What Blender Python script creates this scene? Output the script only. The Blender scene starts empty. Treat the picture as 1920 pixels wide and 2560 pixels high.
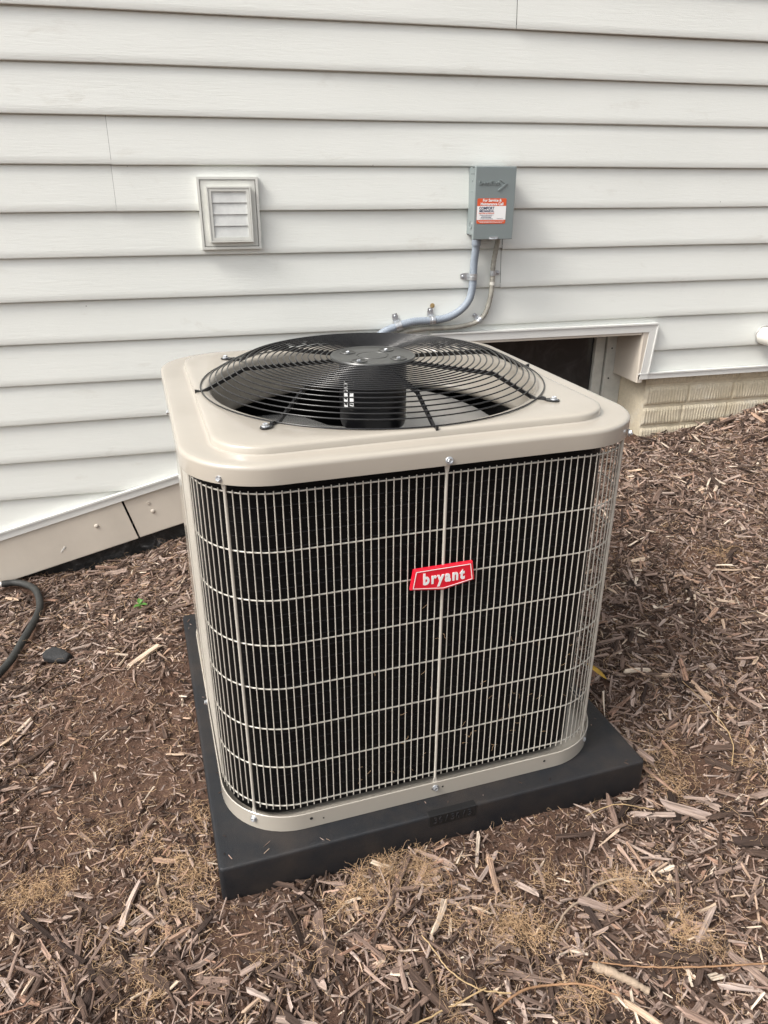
import bpy, math, random
import numpy as np
from mathutils import Matrix, Vector

R = math.radians
sc = bpy.context.scene
col = sc.collection
rng = np.random.default_rng(7)
random.seed(7)

# ------------------------------------------------------------------ camera
FOC, PITCH, YAW, ROLL = 1859.84, 0.4226658511543714, 0.24382951465610483, 0.0013883784
CAM = Vector((0.0, -2.4791, 1.23367))
fwd = Vector((math.sin(YAW) * math.cos(PITCH), math.cos(YAW) * math.cos(PITCH), -math.sin(PITCH)))
r0 = Vector((math.cos(YAW), -math.sin(YAW), 0))
u0 = r0.cross(fwd)
rt = r0 * math.cos(ROLL) + u0 * math.sin(ROLL)
up = u0 * math.cos(ROLL) - r0 * math.sin(ROLL)
cam_d = bpy.data.cameras.new('camera')
cam_d.sensor_fit = 'VERTICAL'
cam_d.sensor_height = 24.0
cam_d.sensor_width = 18.0
cam_d.lens = FOC / 2560 * 24.0
cam_d.clip_start = 0.02
cam_d.clip_end = 300
cam = bpy.data.objects.new('camera', cam_d)
M3 = Matrix((rt, up, -fwd)).transposed()
cam.matrix_world = Matrix.Translation(CAM) @ M3.to_4x4()
col.objects.link(cam)
sc.camera = cam

# ------------------------------------------------------------------ sky, sun, exposure
SUN_AZ, SUN_EL = R(-164), R(49)          # direction towards the hazy sun
sun_dir = Vector((math.cos(SUN_AZ) * math.cos(SUN_EL), math.sin(SUN_AZ) * math.cos(SUN_EL), math.sin(SUN_EL)))
world = bpy.data.worlds.new('World')
sc.world = world
world.use_nodes = True
wn, wl = world.node_tree.nodes, world.node_tree.links
wn.clear()
sky = wn.new('ShaderNodeTexSky')
sky.sky_type = 'NISHITA'
sky.sun_disc = False
sky.sun_elevation = SUN_EL
sky.sun_rotation = math.atan2(sun_dir.x, sun_dir.y) % (2 * math.pi)
sky.air_density = 1.0
sky.dust_density = 6.0
sky.ozone_density = 1.0
hs = wn.new('ShaderNodeHueSaturation')
hs.inputs['Saturation'].default_value = 0.20      # thin cloud: nearly white sky
bg = wn.new('ShaderNodeBackground')
bg.inputs['Strength'].default_value = 0.15
wo = wn.new('ShaderNodeOutputWorld')
wl.new(sky.outputs['Color'], hs.inputs['Color'])
wl.new(hs.outputs['Color'], bg.inputs['Color'])
wl.new(bg.outputs['Background'], wo.inputs['Surface'])
sun_d = bpy.data.lights.new('sun', 'SUN')
sun_d.energy = 1.3
sun_d.angle = R(14)
sun_d.color = (1.0, 0.95, 0.88)
sun = bpy.data.objects.new('sun', sun_d)
sun.rotation_euler = (-sun_dir).to_track_quat('-Z', 'Y').to_euler()
sun.location = (-3, -2, 5)
col.objects.link(sun)
sc.view_settings.view_transform = 'Standard'
sc.view_settings.look = 'None'
sc.view_settings.gamma = 1
sc.view_settings.use_curve_mapping = False
sc.view_settings.exposure = 0.72
sc.cycles.max_bounces = 8

# ------------------------------------------------------------------ helpers
def tag(o, label=None, cat=None, group=None, kind=None):
    for k, v in (('label', label), ('category', cat), ('group', group), ('kind', kind)):
        if v:
            o[k] = v
    return o

def empty(name, loc=(0, 0, 0), rz=0.0, parent=None):
    o = bpy.data.objects.new(name, None)
    o.empty_display_size = 0.05
    o.location = loc
    o.rotation_euler = (0, 0, rz)
    o.parent = parent
    col.objects.link(o)
    return o

def link(name, me, parent=None):
    o = bpy.data.objects.new(name, me)
    o.parent = parent
    col.objects.link(o)
    return o

class MB:
    """collects shapes, builds ONE mesh object"""
    def __init__(s):
        s.v, s.f = [], []
    def add(s, vs, fs):
        b = len(s.v)
        s.v += [tuple(p) for p in vs]
        s.f += [tuple(i + b for i in f) for f in fs]
        return s
    def box(s, x0, x1, y0, y1, z0, z1, bev=0.0, mat=None):
        if bev <= 0:
            vs = [(x, y, z) for x in (x0, x1) for y in (y0, y1) for z in (z0, z1)]
            fs = [(0, 1, 3, 2), (4, 6, 7, 5), (0, 4, 5, 1), (2, 3, 7, 6), (0, 2, 6, 4), (1, 5, 7, 3)]
        else:
            b = bev
            c = [(x0, x1), (y0, y1), (z0, z1)]
            vs, idx = [], {}
            for sx in (0, 1):
                for sy in (0, 1):
                    for sz in (0, 1):
                        P = [c[0][sx], c[1][sy], c[2][sz]]
                        D = [b if q == 0 else -b for q in (sx, sy, sz)]
                        for ax in range(3):
                            p = [P[i] + (0 if i == ax else D[i]) for i in range(3)]
                            idx[(sx, sy, sz, ax)] = len(vs)
                            vs.append(p)
            fs = []
            q4 = [(0, 0), (1, 0), (1, 1), (0, 1)]
            for ax in range(3):
                o = [i for i in range(3) if i != ax]
                for sd in (0, 1):
                    f = []
                    for a, e in q4:
                        k = [0, 0, 0]; k[ax] = sd; k[o[0]] = a; k[o[1]] = e
                        f.append(idx[(*k, ax)])
                    fs.append(f)
                for a, e in q4:      # edges along ax
                    k0 = [0, 0, 0]; k0[o[0]] = a; k0[o[1]] = e
                    k1 = list(k0); k1[ax] = 1
                    fs.append((idx[(*k0, o[0])], idx[(*k1, o[0])], idx[(*k1, o[1])], idx[(*k0, o[1])]))
            for sx in (0, 1):
                for sy in (0, 1):
                    for sz in (0, 1):
                        fs.append(tuple(idx[(sx, sy, sz, a)] for a in range(3)))
        if mat is not None:
            vs = [mat @ Vector(p) for p in vs]
        return s.add(vs, fs)
    def tube(s, path, r, n=8, closed=False, caps=True, flat=1.0):
        P = [Vector(p) for p in path]
        m = len(P)
        rr = r if hasattr(r, '__len__') else [r] * m
        vs, fs = [], []
        prev = None
        for i in range(m):
            if closed:
                t = P[(i + 1) % m] - P[i - 1]
            else:
                t = P[min(i + 1, m - 1)] - P[max(i - 1, 0)]
            t.normalize()
            if prev is None:
                a = Vector((0, 0, 1)) if abs(t.z) < 0.9 else Vector((0, 1, 0))
                nrm = (a - t * a.dot(t)).normalized()
            else:
                nrm = (prev - t * prev.dot(t)).normalized()
            prev = nrm
            bi = t.cross(nrm)
            for k in range(n):
                an = 2 * math.pi * k / n
                vs.append(P[i] + nrm * (math.cos(an) * rr[i]) + bi * (math.sin(an) * rr[i] * flat))
        for i in range(m if closed else m - 1):
            j = (i + 1) % m
            for k in range(n):
                l = (k + 1) % n
                fs.append((i * n + k, i * n + l, j * n + l, j * n + k))
        if caps and not closed:
            fs.append(tuple(range(n))[::-1])
            fs.append(tuple((m - 1) * n + k for k in range(n)))
        return s.add(vs, fs)
    def loops(s, L, closed=True, cap0=False, cap1=False):
        """bridge a list of equal-length point loops"""
        n = len(L[0])
        vs = [p for l in L for p in l]
        fs = []
        for i in range(len(L) - 1):
            for k in range(n if closed else n - 1):
                l = (k + 1) % n
                fs.append((i * n + k, i * n + l, (i + 1) * n + l, (i + 1) * n + k))
        if cap0: fs.append(tuple(range(n))[::-1])
        if cap1: fs.append(tuple((len(L) - 1) * n + k for k in range(n)))
        return s.add(vs, fs)
    def lathe(s, prof, n=32, c=(0, 0, 0), cap0=True, cap1=True, mat=None):
        L = []
        for r, z in prof:
            l = [(c[0] + r * math.cos(2 * math.pi * k / n), c[1] + r * math.sin(2 * math.pi * k / n), c[2] + z) for k in range(n)]
            if mat is not None:
                l = [mat @ Vector(p) for p in l]
            L.append(l)
        return s.loops(L, cap0=cap0, cap1=cap1)
    def prism(s, poly, f0, f1):
        """poly of 2D points, f0/f1 map a 2D point to front/back 3D"""
        n = len(poly)
        vs = [f0(*p) for p in poly] + [f1(*p) for p in poly]
        fs = [tuple(range(n)), tuple(range(n, 2 * n))[::-1]]
        for k in range(n):
            l = (k + 1) % n
            fs.append((k, k + n, l + n, l))
        return s.add(vs, fs)
    def build(s, name, mat, parent=None, smooth=None, loc=None, fix=True):
        me = bpy.data.meshes.new(name)
        me.from_pydata(s.v, [], s.f)
        if fix:
            import bmesh
            bm = bmesh.new(); bm.from_mesh(me)
            bmesh.ops.recalc_face_normals(bm, faces=bm.faces)
            bm.to_mesh(me); bm.free()
        me.materials.append(mat)
        if smooth is not None:
            me.polygons.foreach_set('use_smooth', [True] * len(me.polygons))
            if smooth < 179:
                me.set_sharp_from_angle(angle=R(smooth))
        o = link(name, me, parent)
        if loc is not None: o.location = loc
        return o

def copy_obj(o, parent=None, loc=None, name=None):
    c = o.copy()
    col.objects.link(c)
    c.parent = parent
    if loc is not None: c.location = loc
    return c

_deps = None
def text_mesh(txt, size, bold=0.0, sx=1.0, extrude=0.0, spacing=1.0):
    """flat text centred on the origin in its XY plane, as a mesh"""
    cu = bpy.data.curves.new('t', 'FONT')
    cu.body = txt; cu.size = size; cu.align_x = 'CENTER'; cu.align_y = 'CENTER'
    cu.offset = bold; cu.extrude = extrude; cu.space_character = spacing
    cu.resolution_u = 4
    ob = bpy.data.objects.new('t', cu)
    col.objects.link(ob)
    dg = bpy.context.evaluated_depsgraph_get()
    me = bpy.data.meshes.new_from_object(ob.evaluated_get(dg))
    bpy.data.objects.remove(ob); bpy.data.curves.remove(cu)
    for v in me.vertices:
        v.co.x *= sx
    return me

def text_obj(name, txt, size, mat, parent, loc, rot, **k):
    me = text_mesh(txt, size, **k)
    me.name = name
    me.materials.clear(); me.materials.append(mat)
    o = link(name, me, parent)
    o.location = loc; o.rotation_euler = rot
    return o

# ------------------------------------------------------------------ materials
class NT:
    def __init__(s, name):
        s.m = bpy.data.materials.new(name)
        s.m.use_nodes = True
        s.n, s.l = s.m.node_tree.nodes, s.m.node_tree.links
        s.n.clear()
        s.out = s.n.new('ShaderNodeOutputMaterial')
        s.p = s.n.new('ShaderNodeBsdfPrincipled')
        s.l.new(s.p.outputs[0], s.out.inputs[0])
    def node(s, t, **k):
        n = s.n.new(t)
        for a, v in k.items(): setattr(n, a, v)
        return n
    def coord(s, scale=(1, 1, 1), kind='Object', src=None):
        mp = s.node('ShaderNodeMapping')
        mp.inputs['Scale'].default_value = scale
        if src is None:
            tc = s.node('ShaderNodeTexCoord')
            s.l.new(tc.outputs[kind], mp.inputs['Vector'])
        else:
            s.l.new(src, mp.inputs['Vector'])
        return mp.outputs[0]
    def noise(s, vec, scale, detail=4, rough=0.6, dist=0.0):
        n = s.node('ShaderNodeTexNoise')
        n.inputs['Scale'].default_value = scale
        n.inputs['Detail'].default_value = detail
        n.inputs['Roughness'].default_value = rough
        n.inputs['Distortion'].default_value = dist
        if vec is not None: s.l.new(vec, n.inputs['Vector'])
        return n.outputs['Fac']
    def ramp(s, fac, stops):
        r = s.node('ShaderNodeValToRGB')
        e = r.color_ramp.elements
        while len(e) < len(stops): e.new(0.5)
        for i, (p, c) in enumerate(stops):
            e[i].position = p
            e[i].color = (*c, 1) if hasattr(c, '__len__') else (c, c, c, 1)
        s.l.new(fac, r.inputs[0])
        return r.outputs['Color']
    def mix(s, fac, a, b, mode='MIX'):
        m = s.node('ShaderNodeMix', data_type='RGBA', blend_type=mode)
        for i, v in ((0, fac), (6, a), (7, b)):
            if hasattr(v, 'type') or hasattr(v, 'is_linked'):
                s.l.new(v, m.inputs[i])
            elif i == 0:
                m.inputs[0].default_value = v
            else:
                m.inputs[i].default_value = (*v, 1) if len(v) == 3 else v
        return m.outputs[2]
    def bump(s, h, strength=0.5, dist=0.001, prev=None):
        b = s.node('ShaderNodeBump')
        b.inputs['Strength'].default_value = strength
        b.inputs['Distance'].default_value = dist
        s.l.new(h, b.inputs['Height'])
        if prev is not None: s.l.new(prev, b.inputs['Normal'])
        return b.outputs[0]
    def set(s, **k):
        for a, v in k.items():
            i = s.p.inputs[a.replace('_', ' ')]
            if hasattr(v, 'is_linked'): s.l.new(v, i)
            else: i.default_value = (*v, 1) if hasattr(v, '__len__') and len(v) == 3 else v
        return s

def simple(name, c, rough=0.5, metal=0.0, var=0.08, vscale=6.0, bump=None, spec=0.5, coat=0.0):
    t = NT(name)
    v = t.coord()
    n = t.noise(v, vscale, 5, 0.65)
    d = tuple(min(1, x * (1 + var)) for x in c); e = tuple(x * (1 - var) for x in c)
    t.set(Base_Color=t.ramp(n, [(0.3, e), (0.7, d)]), Roughness=rough, Metallic=metal)
    t.set(Specular_IOR_Level=spec)
    if coat: t.set(Coat_Weight=coat, Coat_Roughness=0.12)
    if bump:
        t.set(Normal=t.bump(t.noise(v, bump[0], 4, 0.6), bump[1], bump[2]))
    return t.m

def m_siding():
    t = NT('vinyl_siding')
    v = t.coord((0.9, 1, 14))
    w = t.noise(t.coord((1, 1, 1)), 2.2, 2, 0.5)
    gn = t.noise(t.coord((1.3, 1, 16.0)), 9.0, 6, 0.7, 1.4)
    g2 = t.noise(t.coord((4, 1, 130)), 3.0, 3, 0.6, 0.3)
    big = t.noise(t.coord((1, 1, 1.5)), 1.7, 4, 0.6)
    colr = t.ramp(big, [(0.25, (0.732, 0.748, 0.706)), (0.75, (0.782, 0.797, 0.756))])
    # brownish rubbed dirt in a few patches
    dn = t.noise(t.coord((1, 1, 2.2)), 5.5, 6, 0.7, 0.4)
    dm = t.ramp(dn, [(0.60, 0.0), (0.78, 0.35)])
    colr = t.mix(dm, colr, (0.48, 0.45, 0.38))
    # insect specks
    vo = t.node('ShaderNodeTexVoronoi'); vo.inputs['Scale'].default_value = 11.0
    t.l.new(t.coord((1, 0.0, 1.15)), vo.inputs['Vector'])
    sp = t.ramp(vo.outputs['Distance'], [(0.012, 1.0), (0.026, 0.0)])
    rn = t.node('ShaderNodeSeparateColor'); t.l.new(vo.outputs['Color'], rn.inputs[0])
    pick = t.ramp(rn.outputs[0], [(0.74, 0.0), (0.76, 0.8)])
    sp2 = t.mix(1.0, sp, pick, 'MULTIPLY')
    colr = t.mix(sp2, colr, (0.12, 0.11, 0.09))
    b = t.bump(gn, 0.6, 0.0014)
    b = t.bump(g2, 0.22, 0.0006, b)
    t.set(Base_Color=colr, Roughness=0.42, Specular_IOR_Level=0.4, Normal=b)
    return t.m

def m_chip(name, by_object=False):
    t = NT(name)
    fib = t.node('ShaderNodeAttribute', attribute_name='fib').outputs['Vector']
    if by_object:
        oi = t.node('ShaderNodeObjectInfo')
        pw = t.node('ShaderNodeMath', operation='POWER'); pw.inputs[1].default_value = 1.7
        t.l.new(oi.outputs['Random'], pw.inputs[0])
        tone = pw.outputs[0]
        off = t.node('ShaderNodeVectorMath', operation='ADD')
        cm = t.node('ShaderNodeCombineXYZ')
        mu = t.node('ShaderNodeMath', operation='MULTIPLY'); mu.inputs[1].default_value = 37.0
        t.l.new(tone, mu.inputs[0]); t.l.new(mu.outputs[0], cm.inputs[0]); t.l.new(mu.outputs[0], cm.inputs[2])
        t.l.new(fib, off.inputs[0]); t.l.new(cm.outputs[0], off.inputs[1])
        fib = off.outputs[0]
    else:
        tone = t.node('ShaderNodeAttribute', attribute_name='tone').outputs['Fac']
    base = t.ramp(tone, CHIP_STOPS)
    gr = t.noise(t.coord((11, 260, 260), src=fib), 1.0, 4, 0.65)
    gr2 = t.noise(t.coord((30, 110, 110), src=fib), 1.0, 3, 0.6)
    c = t.mix(0.8, base, t.ramp(gr, [(0.34, 0.34), (0.5, 0.95), (0.66, 1.7)]), 'MULTIPLY')
    grey = t.ramp(gr2, [(0.45, 0.0), (0.68, 0.6)])
    c = t.mix(grey, c, t.mix(1.0, base, (1.25, 1.3, 1.4), 'MULTIPLY'))
    t.set(Base_Color=c, Roughness=0.8, Specular_IOR_Level=0.25, Normal=t.bump(gr, 1.0, 0.003))
    return t.m

CHIP_STOPS = [(0.0, (0.028, 0.018, 0.014)), (0.18, (0.092, 0.060, 0.045)), (0.36, (0.178, 0.120, 0.093)),
              (0.52, (0.286, 0.206, 0.164)), (0.68, (0.389, 0.305, 0.256)), (0.79, (0.308, 0.184, 0.129)),
              (0.90, (0.475, 0.350, 0.250)), (1.0, (0.648, 0.542, 0.428))]

def m_soil():
    t = NT('soil')
    v = t.coord()
    a = t.noise(v, 9, 6, 0.7)
    b = t.noise(v, 160, 5, 0.75)
    c = t.ramp(a, [(0.3, (0.075, 0.044, 0.032)), (0.7, (0.160, 0.097, 0.069))])
    c = t.mix(0.7, c, t.ramp(b, [(0.3, 0.45), (0.7, 1.5)]), 'MULTIPLY')
    n = t.bump(b, 1.0, 0.006)
    n = t.bump(t.noise(v, 600, 3, 0.7), 0.8, 0.002, n)
    t.set(Base_Color=c, Roughness=0.95, Specular_IOR_Level=0.15, Normal=n)
    return t.m

def m_paint(name, c, rough=0.22, coat=0.5):
    t = NT(name)
    v = t.coord()
    n = t.noise(v, 3.5, 5, 0.65)
    d = t.noise(v, 60, 3, 0.6)
    cc = t.ramp(n, [(0.3, tuple(x * 0.96 for x in c)), (0.7, tuple(x * 1.03 for x in c))])
    t.set(Base_Color=cc, Roughness=t.ramp(n, [(0.2, rough - 0.04), (0.8, rough + 0.08)]),
          Coat_Weight=coat, Coat_Roughness=0.1, Normal=t.bump(d, 0.02, 0.0004))
    return t.m

def m_pad():
    t = NT('black_plastic')
    v = t.coord()
    d = t.noise(v, 900, 2, 0.6)
    dust = t.noise(v, 7, 6, 0.7)
    c = t.ramp(dust, [(0.42, (0.0120, 0.0135, 0.0165)), (0.75, (0.036, 0.029, 0.025))])
    sp = t.ramp(t.noise(v, 260, 2, 0.5), [(0.72, 0.0), (0.80, 0.5)])
    c = t.mix(sp, c, (0.10, 0.085, 0.07))
    t.set(Base_Color=c, Roughness=0.5, Specular_IOR_Level=0.36, Normal=t.bump(d, 0.6, 0.0014))
    return t.m

def m_brick():
    t = NT('cream_painted_concrete')
    v = t.coord()
    a = t.noise(v, 5, 6, 0.7)
    b = t.noise(v, 90, 4, 0.7)
    c = t.ramp(a, [(0.3, (0.51, 0.44, 0.31)), (0.55, (0.61, 0.54, 0.41)), (0.75, (0.62, 0.595, 0.53))])
    c = t.mix(0.5, c, t.ramp(b, [(0.25, 0.7), (0.6, 1.1)]), 'MULTIPLY')
    t.set(Base_Color=c, Roughness=0.75, Normal=t.bump(b, 0.5, 0.002))
    return t.m

def m_tar():
    t = NT('black_tar_coating')
    v = t.coord()
    a = t.noise(v, 16, 6, 0.75, 0.6)
    c = t.ramp(a, [(0.50, (0.012, 0.012, 0.012)), (0.60, (0.05, 0.05, 0.05)), (0.68, (0.33, 0.32, 0.31))])
    t.set(Base_Color=c, Roughness=0.45, Normal=t.bump(a, 0.9, 0.01))
    return t.m

def m_coil():
    t = NT('black_coil_fins')
    v = t.coord()
    w = t.node('ShaderNodeTexWave', wave_type='BANDS', bands_direction='Z')
    w.inputs['Scale'].default_value = 90.0
    w.inputs['Distortion'].default_value = 0.4
    t.l.new(v, w.inputs['Vector'])
    n = t.noise(t.coord((1, 1, 1)), 30, 4, 0.7)
    c = t.ramp(n, [(0.3, (0.0025, 0.0025, 0.003)), (0.8, (0.007, 0.0065, 0.006))])
    t.set(Base_Color=c, Roughness=0.5, Specular_IOR_Level=0.12, Normal=t.bump(w.outputs['Fac'], 0.5, 0.0008))
    return t.m

def m_glass_dark():
    t = NT('dark_room_pane')  # opaque pane: the dark interior behind it is put into the colour
    v = t.coord()
    n = t.noise(v, 9, 6, 0.7, 1.0)
    c = t.ramp(n, [(0.45, (0.024, 0.024, 0.024)), (0.62, (0.036, 0.036, 0.036)), (0.8, (0.085, 0.085, 0.083))])
    t.set(Base_Color=c, Roughness=0.12, Specular_IOR_Level=0.35)
    return t.m

M = {}
M['siding'] = m_siding()
M['trim'] = simple('white_vinyl_trim', (0.70, 0.70, 0.67), 0.4, var=0.04, bump=(30, 0.05, 0.001))
M['beige'] = simple('beige_aluminium', (0.57, 0.515, 0.44), 0.42, var=0.08, vscale=4, bump=(7, 0.25, 0.004))
M['brick'] = m_brick()
M['tar'] = m_tar()
M['glass'] = m_glass_dark()
M['wframe'] = simple('weathered_white_frame', (0.52, 0.52, 0.47), 0.55, var=0.16, vscale=18)
M['dark'] = simple('dark_gap', (0.015, 0.014, 0.013), 0.8)
M['paint'] = m_paint('tan_gloss_paint', (0.415, 0.378, 0.322), 0.22, 0.55)
M['wire'] = simple('tan_coated_wire', (0.52, 0.49, 0.43), 0.24, var=0.05, coat=0.7)
M['black'] = simple('black_gloss_wire', (0.010, 0.010, 0.011), 0.17, var=0.1, spec=0.55)
M['hub'] = simple('black_hub_plate', (0.040, 0.041, 0.039), 0.3, var=0.25, vscale=20, spec=0.55)
M['coil'] = m_coil()
M['tubeblk'] = simple('black_coil_tube', (0.006, 0.006, 0.006), 0.25, spec=0.4)
M['zinc'] = simple('zinc_bolt', (0.56, 0.58, 0.60), 0.35, metal=0.8, var=0.12, vscale=200)
M['alu'] = simple('aluminium_blade', (0.46, 0.46, 0.45), 0.25, metal=0.6, var=0.08, vscale=12)
M['motor'] = simple('black_motor_enamel', (0.007, 0.007, 0.008), 0.3, spec=0.35)
M['white'] = simple('white_print', (0.90, 0.90, 0.89), 0.4, var=0.02)
M['red'] = simple('red_badge', (0.80, 0.010, 0.032), 0.35, var=0.03, coat=0.4)
M['pad'] = m_pad()
M['padtxt'] = simple('black_plastic_raised', (0.013, 0.013, 0.0135), 0.5, var=0.1, spec=0.3)
M['grey'] = m_paint('grey_enamel', (0.215, 0.25, 0.25), 0.38, 0.2)
M['orange'] = simple('orange_print', (0.72, 0.11, 0.035), 0.45, var=0.03)
M['navy'] = simple('navy_print', (0.02, 0.035, 0.10), 0.5, var=0.02)
M['conduit'] = simple('grey_blue_conduit', (0.27, 0.31, 0.36), 0.42, var=0.06)
M['cable'] = simple('dusty_tan_cable', (0.34, 0.325, 0.28), 0.6, var=0.28, vscale=25, bump=(60, 0.4, 0.002))
M['vent'] = simple('vent_plastic', (0.68, 0.685, 0.64), 0.45, var=0.06, vscale=14)
M['louver'] = simple('vent_louver_plastic', (0.66, 0.675, 0.655), 0.4, var=0.12, vscale=22)
M['pvc'] = simple('white_pvc', (0.72, 0.70, 0.64), 0.35, var=0.05)
M['sealant'] = simple('clear_sealant', (0.42, 0.42, 0.40), 0.3, var=0.2, vscale=60)
M['hose'] = simple('black_rubber', (0.030, 0.031, 0.029), 0.62, var=0.25, vscale=30, bump=(200, 0.3, 0.001))
M['foam'] = simple('black_foam', (0.018, 0.018, 0.019), 0.8, var=0.3, vscale=50, bump=(140, 0.6, 0.003))
M['leaf'] = simple('green_leaf', (0.075, 0.20, 0.03), 0.5, var=0.2, vscale=60)
M['yellow'] = simple('yellow_leaf', (0.46, 0.27, 0.03), 0.55, var=0.25, vscale=60)
M['copper'] = simple('copper_pipe', (0.62, 0.30, 0.17), 0.3, metal=1.0)
M['soil'] = m_soil()
M['chip'] = m_chip('wood_chip_mass')
M['chip1'] = m_chip('wood_chip_single', True)
M['straw'] = simple('straw_stalk', (0.40, 0.28, 0.145), 0.6, var=0.25, vscale=40)
M['twig'] = simple('reddish_twig', (0.30, 0.17, 0.09), 0.65, var=0.3, vscale=40, bump=(150, 0.5, 0.001))
M['twiggrey'] = simple('grey_bark_twig', (0.31, 0.235, 0.17), 0.8, var=0.35, vscale=60, bump=(200, 0.8, 0.002))
M['root'] = simple('pale_root', (0.56, 0.375, 0.215), 0.8, var=0.3, vscale=8)

# ------------------------------------------------------------------ the ground (height field through surveyed points)
CP = np.array([[-.737, 0, -.056], [-.35, 0, -.010], [-.137, 0, .046], [.3, 0, .16], [.9, 0, .23], [1.661, 0, .283], [2.018, 0, .32],
               [2.17, 0, .375], [-1.5, 0, -.12], [3, 0, .42], [-.057, -1.463, -.004], [.855, -1.398, -.006], [.65, -1.42, -.008], [.4, -1.43, -.004],
               [-.12, -.55, .05], [-.1, -1.0, .02], [.93, -.5, .085], [.92, -.95, .066], [1.8, -.9, .16], [-.7, -1.0, -.06],
               [0, -2.2, -.06], [.9, -2.1, -.03], [-.9, -2.2, -.13], [2.2, -2, .08], [.4, -.3, .12], [1.4, -.3, .22]])
def _tps(P, Q):
    d = np.linalg.norm(P[:, None] - Q[None], axis=2)
    return np.where(d > 0, d * d * np.log(d + 1e-12), 0)
_n = len(CP)
_A = np.zeros((_n + 3, _n + 3))
_A[:_n, :_n] = _tps(CP[:, :2], CP[:, :2]) + 1e-3 * np.eye(_n)
_A[:_n, _n] = 1; _A[:_n, _n + 1:] = CP[:, :2]; _A[_n:, :_n] = _A[:_n, _n:].T
_w = np.linalg.solve(_A, np.r_[CP[:, 2], 0, 0, 0])
def gz(x, y):
    x = np.atleast_1d(np.asarray(x, float)); y = np.atleast_1d(np.asarray(y, float))
    xc, yc = np.clip(x, -1.6, 3.2), np.clip(y, -2.6, 0.2)
    out = np.empty(len(x))
    for i in range(0, len(x), 20000):
        P = np.c_[xc[i:i + 20000], yc[i:i + 20000]]
        out[i:i + 20000] = _tps(P, CP[:, :2]) @ _w[:_n] + _w[_n] + P @ _w[_n + 1:]
    out -= 0.055 * np.exp(-((x - 1.0) ** 2 + (y + 1.37) ** 2) / 0.009) + 0.03 * np.exp(-((x - 1.42) ** 2 + (y + .72) ** 2) / 0.002)
    far = np.hypot(x - xc, y - yc)
    return out - 0.02 * np.minimum(far, 12)

_lat = rng.random((64, 64, 8))
def vnoise(x, y, f, ch=0):
    x = np.asarray(x) * f + 17.3; y = np.asarray(y) * f + 41.7
    i, j = np.floor(x).astype(int), np.floor(y).astype(int)
    a, b = x - i, y - j
    a = a * a * (3 - 2 * a); b = b * b * (3 - 2 * b)
    L = _lat[:, :, ch]
    g = lambda p, q: L[p % 64, q % 64]
    return (g(i, j) * (1 - a) + g(i + 1, j) * a) * (1 - b) + (g(i, j + 1) * (1 - a) + g(i + 1, j + 1) * a) * b - 0.5
def rough_z(x, y):
    return gz(x, y) + 0.022 * vnoise(x, y, 5, 0) + 0.012 * vnoise(x, y, 14, 1) + 0.006 * vnoise(x, y, 45, 2)

# pad / unit frame
PX, PY, TH, S = -0.05655849, -1.46283799, 0.07046921, 0.914
ct, st_ = math.cos(TH), math.sin(TH)
def toW(u, v, z=0.0):
    return Vector((PX + ct * u - st_ * v, PY + st_ * u + ct * v, z))
def toP(x, y):
    dx, dy = np.asarray(x) - PX, np.asarray(y) - PY
    return ct * dx + st_ * dy, -st_ * dx + ct * dy

def build_ground():
    gx = np.r_[-45, -25, -12, -6, -3.2, -2.2, np.arange(-1.6, 2.9, 0.0125), 3.2, 4.5, 7, 12, 25, 45]
    gy = np.r_[-60, -30, -15, -8, -5, -3.6, -2.9, np.arange(-2.5, 0.03, 0.0125), 0.05, 0.3]
    X, Y = np.meshgrid(gx, gy)
    Z = rough_z(X.ravel(), Y.ravel())
    V = np.c_[X.ravel(), Y.ravel(), Z]
    w, h = len(gx), len(gy)
    idx = np.arange(w * h).reshape(h, w)
    F = np.stack([idx[:-1, :-1], idx[:-1, 1:], idx[1:, 1:], idx[1:, :-1]], -1).reshape(-1, 4)
    o = mesh_np('mulch_bed', V, F, M['soil'])
    o['kind'] = 'structure'
    o['label'] = 'sloping bed of brown bark mulch and bare soil'
    return o

def mesh_np(name, V, F, mat, parent=None, smooth=False, attrs=None):
    me = bpy.data.meshes.new(name)
    k = F.shape[1]
    me.vertices.add(len(V)); me.loops.add(F.size); me.polygons.add(len(F))
    me.vertices.foreach_set('co', np.asarray(V, np.float32).ravel())
    me.polygons.foreach_set('loop_start', np.arange(0, F.size, k, dtype=np.int32))
    me.loops.foreach_set('vertex_index', F.astype(np.int32).ravel())
    me.update(calc_edges=True)
    me.polygons.foreach_set('use_smooth', np.full(len(F), smooth))
    for an, (ty, data) in (attrs or {}).items():
        a = me.attributes.new(an, ty, 'POINT')
        a.data.foreach_set('value' if ty == 'FLOAT' else 'vector', np.asarray(data, np.float32).ravel())
    me.materials.append(mat)
    return link(name, me, parent)

ground = build_ground()

# ------------------------------------------------------------------ the house wall
ZB1, EXPO = 1.6445, 0.1257          # bottom of the first course, course height
house = empty('house', (0.5, 0.02, 0))
tag(house, 'off-white lap-sided house wall with a cream brick-pattern foundation', 'house')
HO = Vector((0.5, 0.02, 0))
def hb(mb, name, mat, parent=None, smooth=None):
    """house parts are laid out in world coordinates; shift them under their parent"""
    mb.v = [(a - HO.x, b - HO.y, c - HO.z) for a, b, c in mb.v]
    return mb.build(name, mat, parent or house, smooth)

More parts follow.
